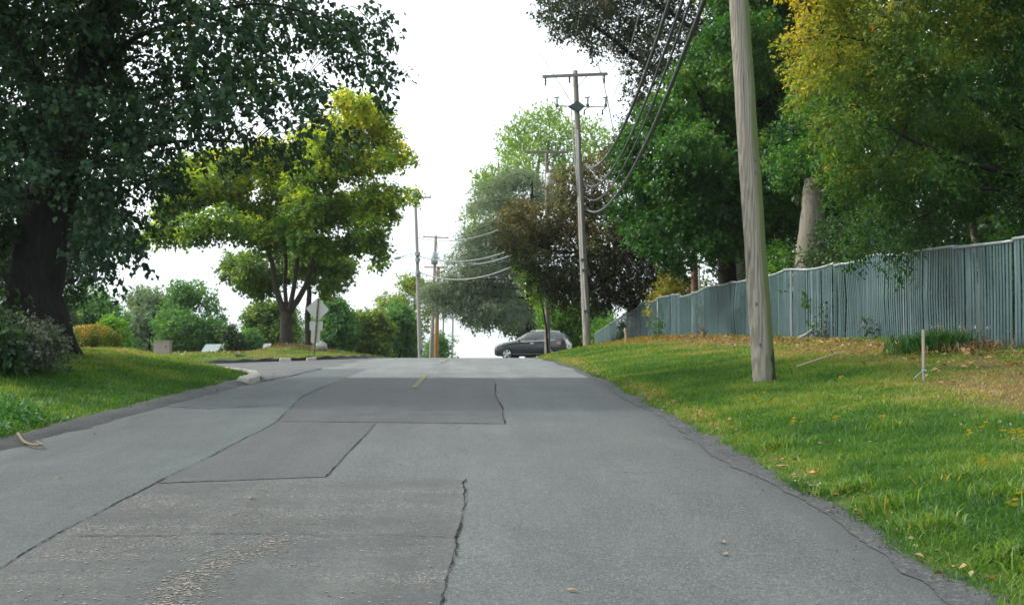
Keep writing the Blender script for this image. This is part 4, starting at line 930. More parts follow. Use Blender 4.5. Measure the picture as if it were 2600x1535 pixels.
# utility cabinet, low dark drain slab, house below the lawn
M_BOX = plain('cabinet_beige', (.34,.29,.26), .65, .1, .08, 3, 0)
c = U(414, 874, 60); zg = gz(c[0], 60); cb_ = thing('utility_cabinet', 'plain beige utility cabinet on the far lawn', 'cabinet', (c[0],60,zg))
mb = MB(); mb.box((c[0],60,zg+.28), (.74,.55,.60)); o = mb.build('cabinet_body', M_BOX, cb_); bv = o.modifiers.new('bevel','BEVEL'); bv.width = .025; bv.segments = 2
mb = MB(); mb.box((c[0],60,zg+.60), (.78,.59,.05)); o = mb.build('lid', M_BOX, cb_); 
mb = MB(); mb.box((c[0]+.2,59.715,zg+.34), (.04,.03,.10)); mb.build('handle', M_DKMET, cb_)
c = U(611, 892, 52); zg = gz(c[0], 52); mb = MB(); mb.box((c[0],52,zg+.05), (.42,.22,.07), [nrm(np.array([1,0,-.12])), np.array([0,1,0]), nrm(np.array([.12,0,1]))]); mb.box((c[0],52,zg-.02), (.30,.18,.10)); o = mb.build('drain_slab', M_DKMET); tag(o, 'small dark drain slab tilted in the lawn left of the maple', 'drain cover')
M_ROOF = plain('pale_green_roof', (.19,.235,.23), .8, 0, .12, 7, .3); M_WALLH = plain('house_wall', (.45,.43,.38), .85, 0, .1, 3, .1); M_PANE = glass('window_pane', (.05,.06,.07), 1.0); M_TRIM = plain('window_trim', (.6,.6,.58), .6, bumps=0)
def house():
    a, b = U(520, 893, 92), U(678, 893, 92); zr_ = U(600, 873, 92)[2]; xm = (a[0]+b[0])/2; w = b[0]-a[0]; ze = zr_-1.35; zf = ze-2.5
    t = thing('house', 'house below the lawn with only its pale green roof ridge showing', 'house', (xm, 92, zf))
    mb = MB(); x0, x1, y0, y1 = a[0]+.2, b[0]-.2, 89.2, 96.8; q = [(x0,y0,zf-.5),(x1,y0,zf-.5),(x1,y1,zf-.5),(x0,y1,zf-.5),(x0,y0,ze),(x1,y0,ze),(x1,y1,ze),(x0,y1,ze),(x0,93,zr_-.1),(x1,93,zr_-.1)]
    mb.add(q, [(0,1,5,4),(1,2,6,9,5),(2,3,7,6),(3,0,4,8,7)]); mb.build('wall', M_WALLH, t)
    mb = MB(); X0, X1 = a[0]-.15, b[0]+.15; e = .35
    q = [(X0,y0-e,ze-.13),(X1,y0-e,ze-.13),(X1,93,zr_+.05),(X0,93,zr_),(X0,y1+e,ze-.13),(X1,y1+e,ze-.13)]; q += [(x_,y_,z_-.10) for x_,y_,z_ in q]
    mb.add(q, [(0,1,2,3),(3,2,5,4),(6,9,8,7),(9,10,11,8),(0,6,7,1),(4,5,11,10),(0,3,9,6),(3,4,10,9),(1,7,8,2),(2,8,11,5)]); mb.build('roof', M_ROOF, t)
    for xx in (-.3,0,.3):
        mb = MB(); mb.box((xm+xx*w, y0-.03, zf+1.4), (1.0,.06,1.2)); f = mb.build('window', M_TRIM, t); mb = MB(); mb.box((xm+xx*w, y0-.06, zf+1.4), (.84,.02,1.04)); mb.build('pane', M_PANE, f)
house()
# stumps, logs, branch, stick
M_DEAD = plain('dead_wood', (.13,.10,.065), .9, 0, .4, 6, .6); M_LOG = plain('bleached_wood', (.45,.42,.37), .85, 0, .2, 6, .4)
def stump(label, px, py, D, s, seed):
    g = np.random.default_rng(seed); p = U(px, py, D); p[2] = gz(p[0], p[1]); mb = MB()
    mb.tube([p+np.array([0,0,-.1]), p+np.array([.02,0,.12*s]), p+np.array([.03,0,.26*s])], [.22*s,.15*s,.11*s], 9)
    for k in range(9):
        a = g.uniform(0,6.28); L = s*g.uniform(.3,.75); b0 = p+np.array([0,0,.1*s]); e = p+np.array([math.cos(a)*L*.6, math.sin(a)*L*.4, L*g.uniform(.1,.95)]); mb.tube(spline([b0,(b0+e)/2+g.normal(size=3)*.07*s,e],4), np.linspace(.05*s,.008,9), 5)
    tag(mb.build('stump', M_DEAD, None, smooth=True), label, 'stump')
stump('spiky dead stump with upright roots near the middle of fence', 1785, 862, 46, .75, 4)
stump('pale dead stump against the fence foot near right edge', 2500, 888, 21.2, .62, 8)
def log(nm, label, pts, r, mat=M_LOG, cat='log'):
    P = []
    for px, py, D, dz in pts: p = U(px, py, D); p[2] = gz(p[0], p[1])+dz; P.append(p)
    mb = MB(); S = spline(P, 6); mb.tube(S, np.linspace(r, r*.6, len(S)), 7); tag(mb.build(nm, mat, None, smooth=True), label, cat)
log('log', 'short bleached log leaning on the fence foot', [(2030,872,33,.03),(2044,862,33.3,.08),(2062,850,33.6,.2)], .055)
log('stick', 'thin pale curved stick lying in the right bank grass', [(2022,974,20,.07),(2075,962,20.6,.10),(2120,952,21.2,.12),(2165,942,22,.09)], .014, M_STAKE, 'stick')
log('fallen_branch', 'crooked fallen branch on the asphalt at left road edge', [(45,1095,12.9,.10),(62,1103,12.6,.05),(85,1107,12.4,.04),(104,1108,12.3,.05)], .017, M_DEAD, 'branch')
bo = C.objects[-1]
log('stick', 'short grey stick beside the crooked branch at the left road edge', [(96,1100,12.6,.05),(110,1106,12.3,.05)], .010, M_DEAD, 'stick')
# fallen leaves lying on the asphalt: one thing each
M_FL = plain('fallen_leaf_ochre', (.22,.13,.055), .7, 0, .3, 20, 0)
def fallen_leaf(p, s, a, mat=M_FL):
    c, sn = math.cos(a), math.sin(a); V = [np.array(p)+np.array([c*u-sn*v, sn*u+c*v, w])*s for u, v, w in ((-1,0,.05),(-.4,.45,.22),(.25,.5,.12),(1,0,.05),(.25,-.5,.2),(-.4,-.42,.05),(0,0,.0),(-1.5,.06,.12))]
    return mesh_obj('fallen_leaf', V, [(0,6,1),(1,6,2),(2,6,3),(3,6,4),(4,6,5),(5,6,0),(0,1,7)], mat)
for px, py in ((2106,1302),(2254,1382),(2075,1140),(150,1216),(640,1268),(1455,1503),(1835,1380),(2190,1325),(60,1130),(96,1122),(240,1103),(1840,1410),(2352,1432)):
    p = on_road_px(px, py); o = fallen_leaf((p[0], p[1], p[2]+.012), .030*(.7+.6*rng.random()), rng.uniform(0,6.28)); tag(o, 'small ochre fallen leaf lying on the road asphalt', 'leaf', 'fallen leaves on the road')
for px, D in ((2216,10.9),(1715,17),(2275,15.5),(2110,15),(2090,11.2),(2065,9.3),(1990,10.4)):
    p = G(px, D, 1100); o = fallen_leaf((p[0], p[1], p[2]+.07), .06*(.8+.5*rng.random()), rng.uniform(0,6.28)); tag(o, 'curled brown fallen leaf caught on the right bank grass', 'leaf', 'fallen leaves on the grass')
# yellow wildflowers
def flower(p, s=.022, tall=.12, npet=5):
    t = MB(); p = np.array(p); top = p+np.array([rng.normal()*.02, rng.normal()*.02, tall])
    for k in range(3):
        c = top+np.array([rng.normal()*s*1.2, rng.normal()*s*1.2, rng.normal()*s*.8])
        V = [c]; 
        for q in range(npet*2):
            a = math.pi*q/npet; rr = s if q % 2 == 0 else s*.45; V.append(c+np.array([math.cos(a)*rr, math.sin(a)*rr*.8-.0, s*.35+math.sin(a)*-rr*.5]))
        t.add(V, [(0, 1+q, 1+(q+1)%(npet*2)) for q in range(npet*2)])
    return t, top
M_STEM = plain('stem_green', (.05,.12,.02), .7, bumps=0)
def wildflower(p, s, tall):
    r = thing('wildflower', 'small yellow wildflower standing in the right bank grass', 'flower', p, 'yellow wildflowers on the right bank')
    m_, top = flower(p, s, tall)
    for vv, a0 in zip(m_.V, range(3)): hd_ = MB(); hd_.add(vv, [f for f in m_.F[a0*10:a0*10+10]] if a0 == 0 else [tuple(i-11*a0 for i in f) for f in m_.F[a0*10:a0*10+10]]); hd_.build('petals', M_PETAL, r)
    g = MB(); g.tube([p, top], .003, 4); g.build('stem', M_STEM, r)
for px, py in ((2465,1117),(2592,1118),(2575,1140),(2588,1142),(2482,1192),(2585,1272),(2584,1290),(2021,1086),(2120,1086),(2134,1086),(2230,1093),(1960,1025),(2490,1112),(2025,1090),(2565,1120),(2075,905),(2230,912),(2202,912),(2560,945),(1895,1010),(1930,1018),(2140,965),(2100,890),(2012,905)):
    D = float(np.interp(py, [885,910,945,1020,1090,1118,1140,1192,1272,1300], [24,21,17,15,12.3,10.2,10,9,7.6,7.4]))
    p = G(px, D, py); wildflower(p, .026 if D < 13 else .03, .13)
pts = []
m0 = MB(); 
for k in range(260):
    D = rng.uniform(44, 58); px = rng.normal(1640, 70) if k < 170 else rng.uniform(1480, 1900); p = G(px, D, 870)
    if p[0] < 3.2 or p[0] > 8.6: continue
    f_, _ = flower(p, .035, .10); m0.add(np.concatenate(f_.V), f_.F)
o = m0.build('wildflowers', M_PETAL); tag(o, 'drift of yellow wildflowers in the far end of right bank', 'flowers', kind='stuff')
# clover heads and gravel at the edge
m0 = MB(); M_CLOVER = plain('clover_pale', (.30,.22,.21), .8, bumps=0)
for k in range(22):
    D = rng.uniform(6.2, 12); p = np.array([rng.uniform(3.0, 5.2), D, 0]); p[2] = gz(p[0], D)+.07; s = .010; m0.tube([p, p+np.array([0,0,s]), p+np.array([0,0,s*2])], [s*.6,s,s*.4], 6)
tag(m0.build('clover', M_CLOVER), 'pale pink clover heads dotted in the near right grass', 'clover', kind='stuff')
m0 = MB()
M_GRIT = plain('grit', (.20,.19,.175), .9, bumps=0)
for k in range(110):
    y = rng.normal(9.9, .7); x = 2.66+jit(np.array([y]),12)[0]+abs(rng.normal(0,.09)); s = rng.uniform(.005,.016); p = np.array([x,y,float(zr(y))+.02]); m0.tube([p, p+np.array([s*.3,0,s*.6]), p+np.array([0,0,s])], [s*.8,s,s*.4], 5)
tag(m0.build('gravel', M_GRIT), 'patch of pale gravel spilling at the right road edge', 'gravel', kind='stuff')

# ------------------------------------------------------------------ the big dark tree on the left
def dpath(pts, D): return [U(a*K, b*K, D if len(q) == 0 else D+q[0]) for a, b, *q in pts]
L1 = [(935,178,22),(905,195,16),(900,128,24),(922,62,26),(868,40,42),(890,95,22),(805,85,50),(840,140,30),(745,285,36),(752,235,34),(715,200,46),(785,30,60),(690,60,70),(605,120,70),(600,30,70),
      (640,195,50),(560,215,60),(495,60,70),(420,40,64),(500,150,70),(415,150,66),(640,352,34),(700,362,30),(590,345,36),(540,360,40),(475,300,46),(440,240,60),(370,250,64),(395,335,56),(335,320,60),(340,420,56),(400,430,40),
      (408,480,36),(290,500,46),(345,535,24),(300,590,30),(245,600,50),(205,665,44),(285,650,24),(230,520,56),(180,720,30),(820,310,26),(860,345,20),(770,300,16),(880,150,20),(650,280,30),(560,280,40),(520,230,50)]
for gx in range(-160, 340, 74):
    for gy in range(-240, 760, 82):
        if gx > 120 and gy > 600: continue
        if gx > 210 and gy > 430: continue
        if rng.random() < .97: L1.append((gx+rng.uniform(-28,28), gy+rng.uniform(-28,28), rng.uniform(48,76)))
for gx in range(-500, 900, 110):
    for gy in (-900,-760,-620,-480,-340,-200,-80):
        if gx > 800+gy*.35 or rng.random() < .2: continue
        L1.append((gx+rng.uniform(-40,40), gy+rng.uniform(-40,40), rng.uniform(80,120)))
L1 += [(150,640,46,25.5),(200,590,54,25.5),(165,715,30,25.2),(60,600,60,25.5),(0,650,70),(30,740,46,25),(-60,740,60),(120,560,56,26),(250,560,46),(280,600,36),(-20,540,70),(40,480,66),(20,720,46,21.5)]
for gx in (-520,-420,-320,-230):
    for gy in (60,230,400,560): L1.append((gx+rng.uniform(-30,30), gy+rng.uniform(-30,30), 85))
def _tx(y): return np.interp(y, [-200,0,200,400,520,720,860], [310,260,205,150,122,86,90])
L1 = [(e[0], e[1], e[2], 23+rng.uniform(1.2,3.4)) if (e[1] > 440 and abs(e[0]-_tx(e[1])) < 135) else e for e in L1]
cl1 = pxclumps(L1, 23, K, jd=3.2, depth=1.2, flat=.72)
base1 = U(92*K, 862*K, 23); base1[2] = gz(base1[0], base1[1])
st1 = [([base1-np.array([0,0,.3]), base1+np.array([.05,0,.4])]+dpath([(86,720),(122,520),(150,400),(205,200),(258,20),(300,-160),(330,-420),(340,-700)], 23), .60, .12, 16),
       (dpath([(165,360),(110,240),(20,60,1),(-80,-180,1.5),(-160,-420,2)], 23), .26, .06, 9), (dpath([(215,180),(330,95,-1),(480,40,-1.5),(640,10,-2),(800,45,-2)], 23), .06, .015, 8),
       (dpath([(160,380),(260,300,1),(380,240,1.5),(520,200,2),(660,190,2),(740,205,2)], 23), .07, .012, 8), (dpath([(140,450),(240,395,-1.5),(350,360,-2),(480,345,-2.2),(620,352,-2.4)], 23), .06, .01, 7),
       (dpath([(120,520),(20,440,-1),(-120,360,-2)], 23), .07, .02, 7), (dpath([(145,20,1),(165,-60,1),(180,-200,1)], 23), .12, .06, 7)]
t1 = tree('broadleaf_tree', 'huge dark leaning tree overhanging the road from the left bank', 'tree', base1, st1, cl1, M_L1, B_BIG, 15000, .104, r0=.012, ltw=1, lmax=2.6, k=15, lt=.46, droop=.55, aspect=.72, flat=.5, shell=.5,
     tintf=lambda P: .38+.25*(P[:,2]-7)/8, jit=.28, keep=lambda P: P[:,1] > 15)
# root flare
mb = MB()
for a in np.linspace(0, 6.28, 7)[:-1]: mb.tube(spline([base1+np.array([math.cos(a)*.30, math.sin(a)*.30, .9]), base1+np.array([math.cos(a)*.55, math.sin(a)*.5, .25]), base1+np.array([math.cos(a)*.78, math.sin(a)*.75, -.1])], 5), np.linspace(.16,.05,11), 8)
mb.build('root', B_DARK, t1, smooth=True)
# ivy-like shrub at its foot
def bush(name, label, px, py, D, w, h, mat, n, ls, seed, cat='shrub', nc=12, group=None, **kw):
    b = U(px, py, D); b[2] = gz(b[0], b[1]); g = np.random.default_rng(seed); cl = []
    for i in range(nc):
        a = g.uniform(0,6.28); r = g.random()**.5; z = g.random(); cl.append([b[0]+math.cos(a)*r*w*.38, b[1]+math.sin(a)*r*w*.38, b[2]+h*(.15+.6*z*(1-.45*r)), w*.22, w*.22, h*.24])
    t = thing(name, label, cat, b, group); mb = MB()
    for c in cl: mb.tube(spline([b+np.array([g.normal()*.05,g.normal()*.05,-.05]), (b+np.array(c[:3]))/2+g.normal(size=3)*.05, np.array(c[:3])], 3), np.linspace(.02,.006,7), 5)
    mb.build('stem', B_DARK, t); V, F, a = foliage(cl, n, ls, **kw); mesh_obj('crown', V, F, mat, t, {'tint': a}); return t
bush('shrub', 'tangled grey leaved shrub at the foot of huge dark tree', 30*K, 955*K, 19.0, 1.75, .98, M_GREYSHRUB, 1100, .05, 3, nc=18, k=7, droop=.2)
bush('shrub', 'dark shrub crowding the left picture edge under the huge tree', -110*K, 960*K, 18.0, 1.6, 1.3, M_L1, 700, .075, 4, nc=20, k=7, droop=.3)

# ------------------------------------------------------------------ the maple in the middle and its neighbour
Z3 = 800/1484; zo = (300,150)
MP = [(1130,225,62),(1050,205,40),(1205,275,64),(1090,330,90),(1240,380,76),(1325,450,46),(1000,400,90),(890,390,76),(1130,470,100),(980,520,110),(1250,480,50),(850,480,90),(720,440,74),(620,490,84),(750,560,100),(520,490,66),
      (420,480,56),(340,510,70),(280,560,60),(400,600,90),(300,660,74),(520,620,84),(235,720,56),(185,820,50),(120,850,36),(265,820,56),(380,790,84),(500,770,84),(620,700,80),(640,800,76),(750,700,90),(800,810,90),(900,700,100),(1000,700,90),
      (910,840,80),(1100,700,100),(1200,650,84),(1290,640,46),(1370,640,30),(1260,720,46),(1180,800,74),(1220,890,44),(1100,850,64),(1010,890,50),(700,860,40),(1230,950,26),(950,300,40),(1060,175,26),(1190,200,24),(1375,490,22),(560,560,70),(860,600,80)]
clm = pxclumps([(a*Z3+zo[0], b*Z3+zo[1], r*Z3) for a,b,r in MP], 66, 1.0, jd=3.6, depth=1.35, flat=.72)
bm_ = U(727, 882, 66); bm_[2] = gz(bm_[0], bm_[1]); z3p = lambda pts, D: [U(a*Z3+zo[0], b*Z3+zo[1], D+(q[0] if q else 0)) for a, b, *q in pts]
stm = [([bm_-np.array([0,0,.3]), bm_+np.array([0,0,.25])]+z3p([(790,1270),(792,1190)], 66), .38, .27, 14),
       (z3p([(785,1210),(745,1080),(722,950),(680,860,1),(600,740,1.5),(480,620,2)], 66), .18, .04, 9), (z3p([(795,1190),(785,1060,.4),(790,940,.6),(770,760,1),(740,560,1)], 66), .12, .05, 8),
       (z3p([(805,1190),(830,1060,-.5),(850,900,-1),(870,700,-1),(900,480,-1)], 66), .14, .05, 8), (z3p([(810,1190),(880,1070),(930,920,.4),(975,760,.6),(1010,620,.8),(1080,400,1)], 66), .17, .05, 9),
       (z3p([(975,760,.6),(1090,700,0),(1220,660,-.4)], 66), .10, .04, 6), (z3p([(690,870,1),(540,800,-1),(350,760,-2)], 66), .10, .03, 6)]
tree('maple_tree', 'wide maple turning yellow on top, on the far lawn by the road sign', 'tree', bm_, stm, clm, M_MAPLE, B_MAPLE, 7600, .15, r0=.025, k=11, droop=.35, aspect=.95, flat=.8, shell=.55,
     tintf=lambda P: .15+.40*np.clip((P[:,2]-6.0)/7.0, 0, 1)+.30*(vnoise(P[:,0]*1.0+P[:,2]*.6, P[:,1]*1.0+P[:,2]*.5, 1.5, 71)-.42), jit=.26)
MQ = [(565,960,56),(620,1030,66),(700,1060,50),(530,1000,34),(1000,960,66),(1050,1000,46),(1000,1050,46),(930,1000,56),(980,1085,34),(640,960,50),(860,960,60),(760,1000,60),(1060,950,40),(660,1095,28),(800,900,80),(900,900,70)]
clq = pxclumps([(a*Z3+zo[0], b*Z3+zo[1], r*Z3) for a,b,r in MQ], 75, 1.0, jd=2.5, depth=1.3, flat=.7)
bq = U(783, 884, 75); bq[2] = gz(bq[0], bq[1])
tree('maple_tree', 'slimmer green maple standing just behind the road sign', 'tree', bq, [([bq-np.array([0,0,.3])]+z3p([(897,1330),(893,1200),(900,1100),(880,960),(850,800)], 75), .24, .08, 10)], clq, M_MAPLE2, B_MAPLE, 2000, .16, r0=.025, k=10, droop=.4, aspect=.95)

# ------------------------------------------------------------------ dome shrub
q = U(231, 884, 30.5); zg = gz(q[0], 30.5); dm = thing('shrub', 'low clipped dome shrub with orange tips on the left bank top', 'shrub', (q[0],30.5,zg))
n = 9000; d = nrm(rng.normal(size=(n,3))); d = d[d[:,2] > -.25]; P = np.array([q[0],30.5,zg+.17])+d*np.array([.62,.58,.37])*(1+.05*rng.normal(size=(len(d),1)))*(1+.05*np.sin(d[:,:1]*7+d[:,1:2]*5))
ti = np.clip(.12+.50*(vnoise(P[:,0],P[:,2],.19,81))+.22*d[:,2]-.12*(d[:,0] > .2)+rng.normal(0,.16,len(P)),0,1); V, F = leaf_mesh(P, d+rng.normal(size=d.shape)*.5, rng.normal(size=d.shape)+d*.4, np.full(len(P),.05), np.full(len(P),.034))
mesh_obj('crown', V, F, M_DOME, dm, {'tint': np.repeat(ti,4)})
mb = MB()
for k in range(9): mb.tube([np.array([q[0]+rng.normal()*.06,30.5,zg-.1]), np.array([q[0]+rng.normal()*.3,30.5+rng.normal()*.25,zg+.3])], [.03,.01], 5)
mb.build('stem', B_DARK, dm)

# ------------------------------------------------------------------ trees beyond the left lawn
auto_tree('bushy_tree', 'mid green bushy tree far left, above the dome shrub', 225, 905, 735, 250, 92, M_BG, B_DARK, 2600, .20, 1, nc=26, lowfrac=.02, k=9, droop=.3)
auto_tree('bushy_tree', 'dark low tree mass between the trunk of the huge tree and dome shrub', 100, 905, 770, 190, 80, M_UNDER, B_DARK, 1800, .2, 2, nc=20, lowfrac=.0, k=9)
auto_tree('bushy_tree', 'upright yellowish green conifer-like shrub right of the dome shrub', 292, 900, 785, 70, 75, M_HEDGE, B_DARK, 900, .16, 3, nc=14, lowfrac=.0, k=9)
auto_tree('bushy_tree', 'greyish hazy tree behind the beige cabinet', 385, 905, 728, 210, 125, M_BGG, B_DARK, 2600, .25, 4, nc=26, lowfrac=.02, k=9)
auto_tree('bushy_tree', 'bright green tree with ragged pointed top right of the beige cabinet', 480, 905, 715, 210, 98, M_BG, B_DARK, 3000, .19, 5, nc=30, lowfrac=.02, k=9, droop=-.1, flat=.4, rcf=.27)
auto_tree('conical_shrub', 'dark conical shrub at the right foot of bright green tree', 578, 900, 822, 64, 88, M_UNDER, B_DARK, 900, .14, 6, cat='shrub', nc=14, lowfrac=.0, k=8)
auto_tree('bushy_tree', 'green tree with yellowish top behind the maple trunk', 690, 905, 742, 130, 96, M_MAPLE2, B_DARK, 2200, .2, 7, nc=22, lowfrac=.0, k=9)
auto_tree('bushy_tree', 'low dark bush below the gap left of the maple trunk', 625, 905, 838, 80, 90, M_BG, B_DARK, 900, .17, 8, nc=12, lowfrac=.0, k=9)
auto_tree('bushy_tree', 'dark green tree right behind the leaning road sign', 850, 907, 735, 130, 100, M_BG, B_DARK, 2400, .2, 9, nc=24, lowfrac=.0, k=9)
auto_tree('bushy_tree', 'round tree turning yellow between road sign and pale pole', 930, 907, 762, 120, 104, M_MAPLE2, B_DARK, 2400, .2, 10, nc=24, lowfrac=.0, k=9, tintf=lambda P: .62)
auto_tree('bushy_tree', 'green tree just left of the pale leaning pole', 1010, 907, 755, 110, 108, M_BG, B_DARK, 2200, .2, 11, nc=22, lowfrac=.0, k=9)
auto_tree('bushy_tree', 'thin topped tree with bare twigs behind the pale leaning pole', 1050, 907, 690, 110, 122, M_MAPLE2, B_DARK, 700, .22, 12, nc=22, lowfrac=.25, k=7, tintf=lambda P: .75)
auto_tree('bushy_tree', 'dark bush at the foot of the far pole cluster', 1100, 907, 838, 70, 125, M_BG, B_DARK, 900, .2, 13, nc=12, lowfrac=.0, k=9)
auto_tree('bushy_tree', 'pale brownish tree top above the round yellowing tree', 985, 905, 730, 90, 135, M_MAPLE2, B_DARK, 500, .22, 14, nc=16, lowfrac=.3, k=7, tintf=lambda P: .8)

g = np.random.default_rng(8); wc = []
for k in range(150):
    px = g.uniform(-150, 1120); D = g.uniform(128, 150); py = g.uniform(835+18*math.sin(px*.013)+10*math.sin(px*.041), 925); wc.append([*U(px, py, D), 1.5, 1.5, 1.2])
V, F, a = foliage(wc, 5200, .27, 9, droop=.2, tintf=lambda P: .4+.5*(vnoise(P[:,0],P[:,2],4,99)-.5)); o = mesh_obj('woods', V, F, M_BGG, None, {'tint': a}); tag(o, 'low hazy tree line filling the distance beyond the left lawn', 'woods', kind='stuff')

# ------------------------------------------------------------------ right side, far to near
R5 = [(1345,330,34),(1400,312,30),(1300,370,40),(1370,370,44),(1440,350,40),(1500,340,30),(1260,470,36),(1235,480,26),(1310,440,50),(1420,420,50),(1490,400,40),(1530,370,28),(1230,540,30),(1225,460,22),(1200,560,22),(1380,300,22),(1330,400,46),(1215,600,26),(1290,540,40)]
c5 = pxclumps(R5, 122, jd=4, depth=1.2, flat=1.0); b5 = U(1350, 905, 122); b5[2] = gz(b5[0], b5[1])
tree('broadleaf_tree', 'tall light green airy tree far behind the crossarm of transformer pole', 'tree', b5, [([b5, U(1352,700,122), U(1360,500,122), U(1375,350,122)], .5, .08, 9)], c5, M_R5, B_GREY, 1700, .26, r0=.03, k=8, droop=-.75, flat=.2, aspect=.6, shell=.6)
R7 = [(1200,790,26),(1225,815,24),(1260,790,34),(1300,815,34),(1340,830,30),(1390,800,40),(1370,760,40),(1235,770,24),(1190,770,16),(1300,770,40),(1340,790,36)]
c7 = pxclumps(R7, 108, jd=2, depth=1.2, flat=.8); b7 = U(1345, 905, 108); b7[2] = gz(b7[0], b7[1])
tree('broadleaf_tree', 'green tree with branches hanging low above the car roof', 'tree', b7, [([b7, U(1340,840,108), U(1330,760,108), U(1320,700,108)], .3, .1, 8)], c7, M_MAPLE2, B_DARK, 1500, .2, r0=.03, k=9, droop=.5)
# layered grey cedar
bc = U(1345, 905, 98); bc[2] = gz(bc[0], bc[1]); ced = thing('cedar_tree', 'grey green cedar with layered drooping boughs beyond the cross street', 'tree', bc)
BO = [(1350,470,1225,482),(1350,520,1215,520),(1345,560,1188,588),(1345,600,1185,612),(1340,640,1160,652),(1340,670,1145,690),(1340,715,1098,722),(1335,735,1090,740),(1330,755,1112,775),(1335,770,1150,752),(1340,790,1200,790),(1350,500,1440,520),(1350,700,1450,720),(1350,455,1290,455),(1340,690,1215,675),(1340,630,1250,640),(1340,780,1245,765),(1350,800,1300,800)]
mb = MB(); top = U(1352,440,98); mb.tube(spline([bc-np.array([0,0,.2]), U(1345,700,98), U(1350,560,98), top], 6), np.linspace(.42,.06,19), 10); cc = []
for x0, y0, x1, y1 in BO:
    for dd in (rng.uniform(-2.5,-.5), rng.uniform(.5,3)):
        a, e = U(x0, y0, 98), U(x1+rng.uniform(-6,6), y1+rng.uniform(-6,6), 98+dd); mid = (a+e)/2+np.array([0,0,.35]); S = spline([a, mid, e], 5); mb.tube(S, np.linspace(.09,.02,len(S)), 5, cap=False)
        L = np.linalg.norm(e-a)
        for f in np.linspace(.25, 1, max(3, int(L/.75))): p = S[int(f*(len(S)-1))]; cc.append([p[0], p[1], p[2]-.12, .62, .75, .19])
mb.build('trunk', B_DARK, ced, smooth=True)
V, F, a = foliage(cc, 8200, .26, 10, aspect=.2, droop=.55, flat=.6, shell=.6, jit=.25); mesh_obj('crown', V, F, M_CEDAR, ced, {'tint': a})
# hedge beyond the cross street, behind the tall grey pole
def hedge_cl(): 
    out = []
    for px in range(1395, 1530, 16):
        for py in (790,815,840,865): out.append([*U(px+rng.uniform(-5,5), py+rng.uniform(-4,4), 86+rng.uniform(-.8,.8)), .62, .7, .6])
    return out
hb = U(1458, 885, 86); hb[2] = gz(hb[0], hb[1]); hd = thing('hedge', 'tall leafy hedge behind the car tail and grey pole', 'hedge', hb); V, F, a = foliage(hedge_cl(), 3600, .14, 8, droop=.6, flat=.2, tintf=lambda P: .35+.25*(vnoise(P[:,0],P[:,2],.7,91)), jit=.3)
mesh_obj('crown', V, F, M_HEDGE, hd, {'tint': a}); mb = MB()
for px in range(1400, 1525, 12): mb.tube([U(px,884,86)-np.array([0,0,.6]), U(px+3,800,86)], [.05,.02], 5)
mb.build('stem', B_DARK, hd)
# copper tree over the cross street corner
R4 = [(1330,520,40),(1298,560,34),(1300,605,40),(1285,585,16),(1345,600,56),(1400,480,46),(1380,560,60),(1450,460,46),(1480,530,60),(1440,600,70),(1525,500,50),(1540,600,66),(1500,680,66),(1560,680,66),(1610,620,56),(1640,700,46),(1405,680,50),(1440,720,56),(1520,750,44),(1345,655,36),(1380,715,36),(1590,560,50),(1500,430,36),(1555,425,40),(1355,450,22),(1420,430,26),(1580,740,40),(1680,640,60),(1480,770,30),(1420,760,26),(1640,560,60),(1310,530,28),(1620,760,36),(1700,720,50)]
R4 = [(e[0], e[1]+6, e[2]*.9, 73.5) if e[0] < 1450 and e[1] < 530 else e for e in R4]
c4 = pxclumps(R4, 66, jd=2.2, depth=1.4, flat=.8); b4 = U(1640, 880, 67); b4[2] = gz(b4[0], b4[1])
tree('copper_tree', 'spreading copper brown tree over the fence end', 'tree', b4, [([b4-np.array([0,0,.2]), U(1620,790,67), U(1570,690,67), U(1500,590,67), U(1420,520,67)], .26, .05, 9), ([U(1570,690,67), U(1590,600,67.5), U(1590,480,68)], .14, .04, 7), ([U(1530,630,67), U(1430,640,66), U(1330,610,65)], .10, .03, 6)], c4, M_R4, B_DARK, 8500, .13, r0=.02, k=11, droop=.45, aspect=.65, tintf=lambda P: .18+.55*np.clip((P[:,2]-3.5)/6.5,0,1), jit=.3)
# bright vine on its left tip
cv = pxclumps([(1345,665,20),(1335,690,22),(1350,715,22),(1362,740,18),(1320,660,12),(1380,745,16),(1330,650,14),(1372,762,12)], 64.5, jd=.5, flat=1); bv_ = U(1392, 885, 69); bv_[2] = gz(bv_[0], bv_[1])
tree('sapling', 'bright yellow green sapling leaning left of the transformer pole', 'tree', bv_, [([bv_, U(1385,820,67), U(1368,740,65), U(1345,670,64.5)], .06, .02, 6)], cv, M_HEDGE, B_DARK, 170, .12, r0=.015, k=8, droop=.4, tintf=lambda P: .72)
# copper beech, tall, behind the green maple
R3 = [(1395,18,30),(1440,36,52),(1425,85,26),(1470,72,32),(1495,112,24),(1535,60,76),(1615,105,60),(1612,185,36),(1650,40,76),(1700,140,86),(1640,240,42),(1605,290,28),(1680,270,60),(1750,60,76),(1518,128,20),(1595,350,34),(1640,330,46),(1780,190,76),(1590,235,14),(1500,20,60),(1560,-20,80),(1450,-30,60),(1660,-60,90),(1780,-60,90),(1400,-60,50),(1850,100,90),(1860,250,90),(1750,350,80),(1900,-40,100),(1560,380,24),(1585,330,12),(1380,45,16)]
R3 += [(x, y, 110) for x in (1520,1660,1800,1940,2080) for y in (-180,-300)]+[(x, y, 100) for x in (1960,2080) for y in (60,220,380)]
c3 = pxclumps(R3, 58, jd=3, depth=1.4, flat=.75); b3_ = U(1905, 880, 60); b3_[2] = gz(b3_[0], b3_[1])
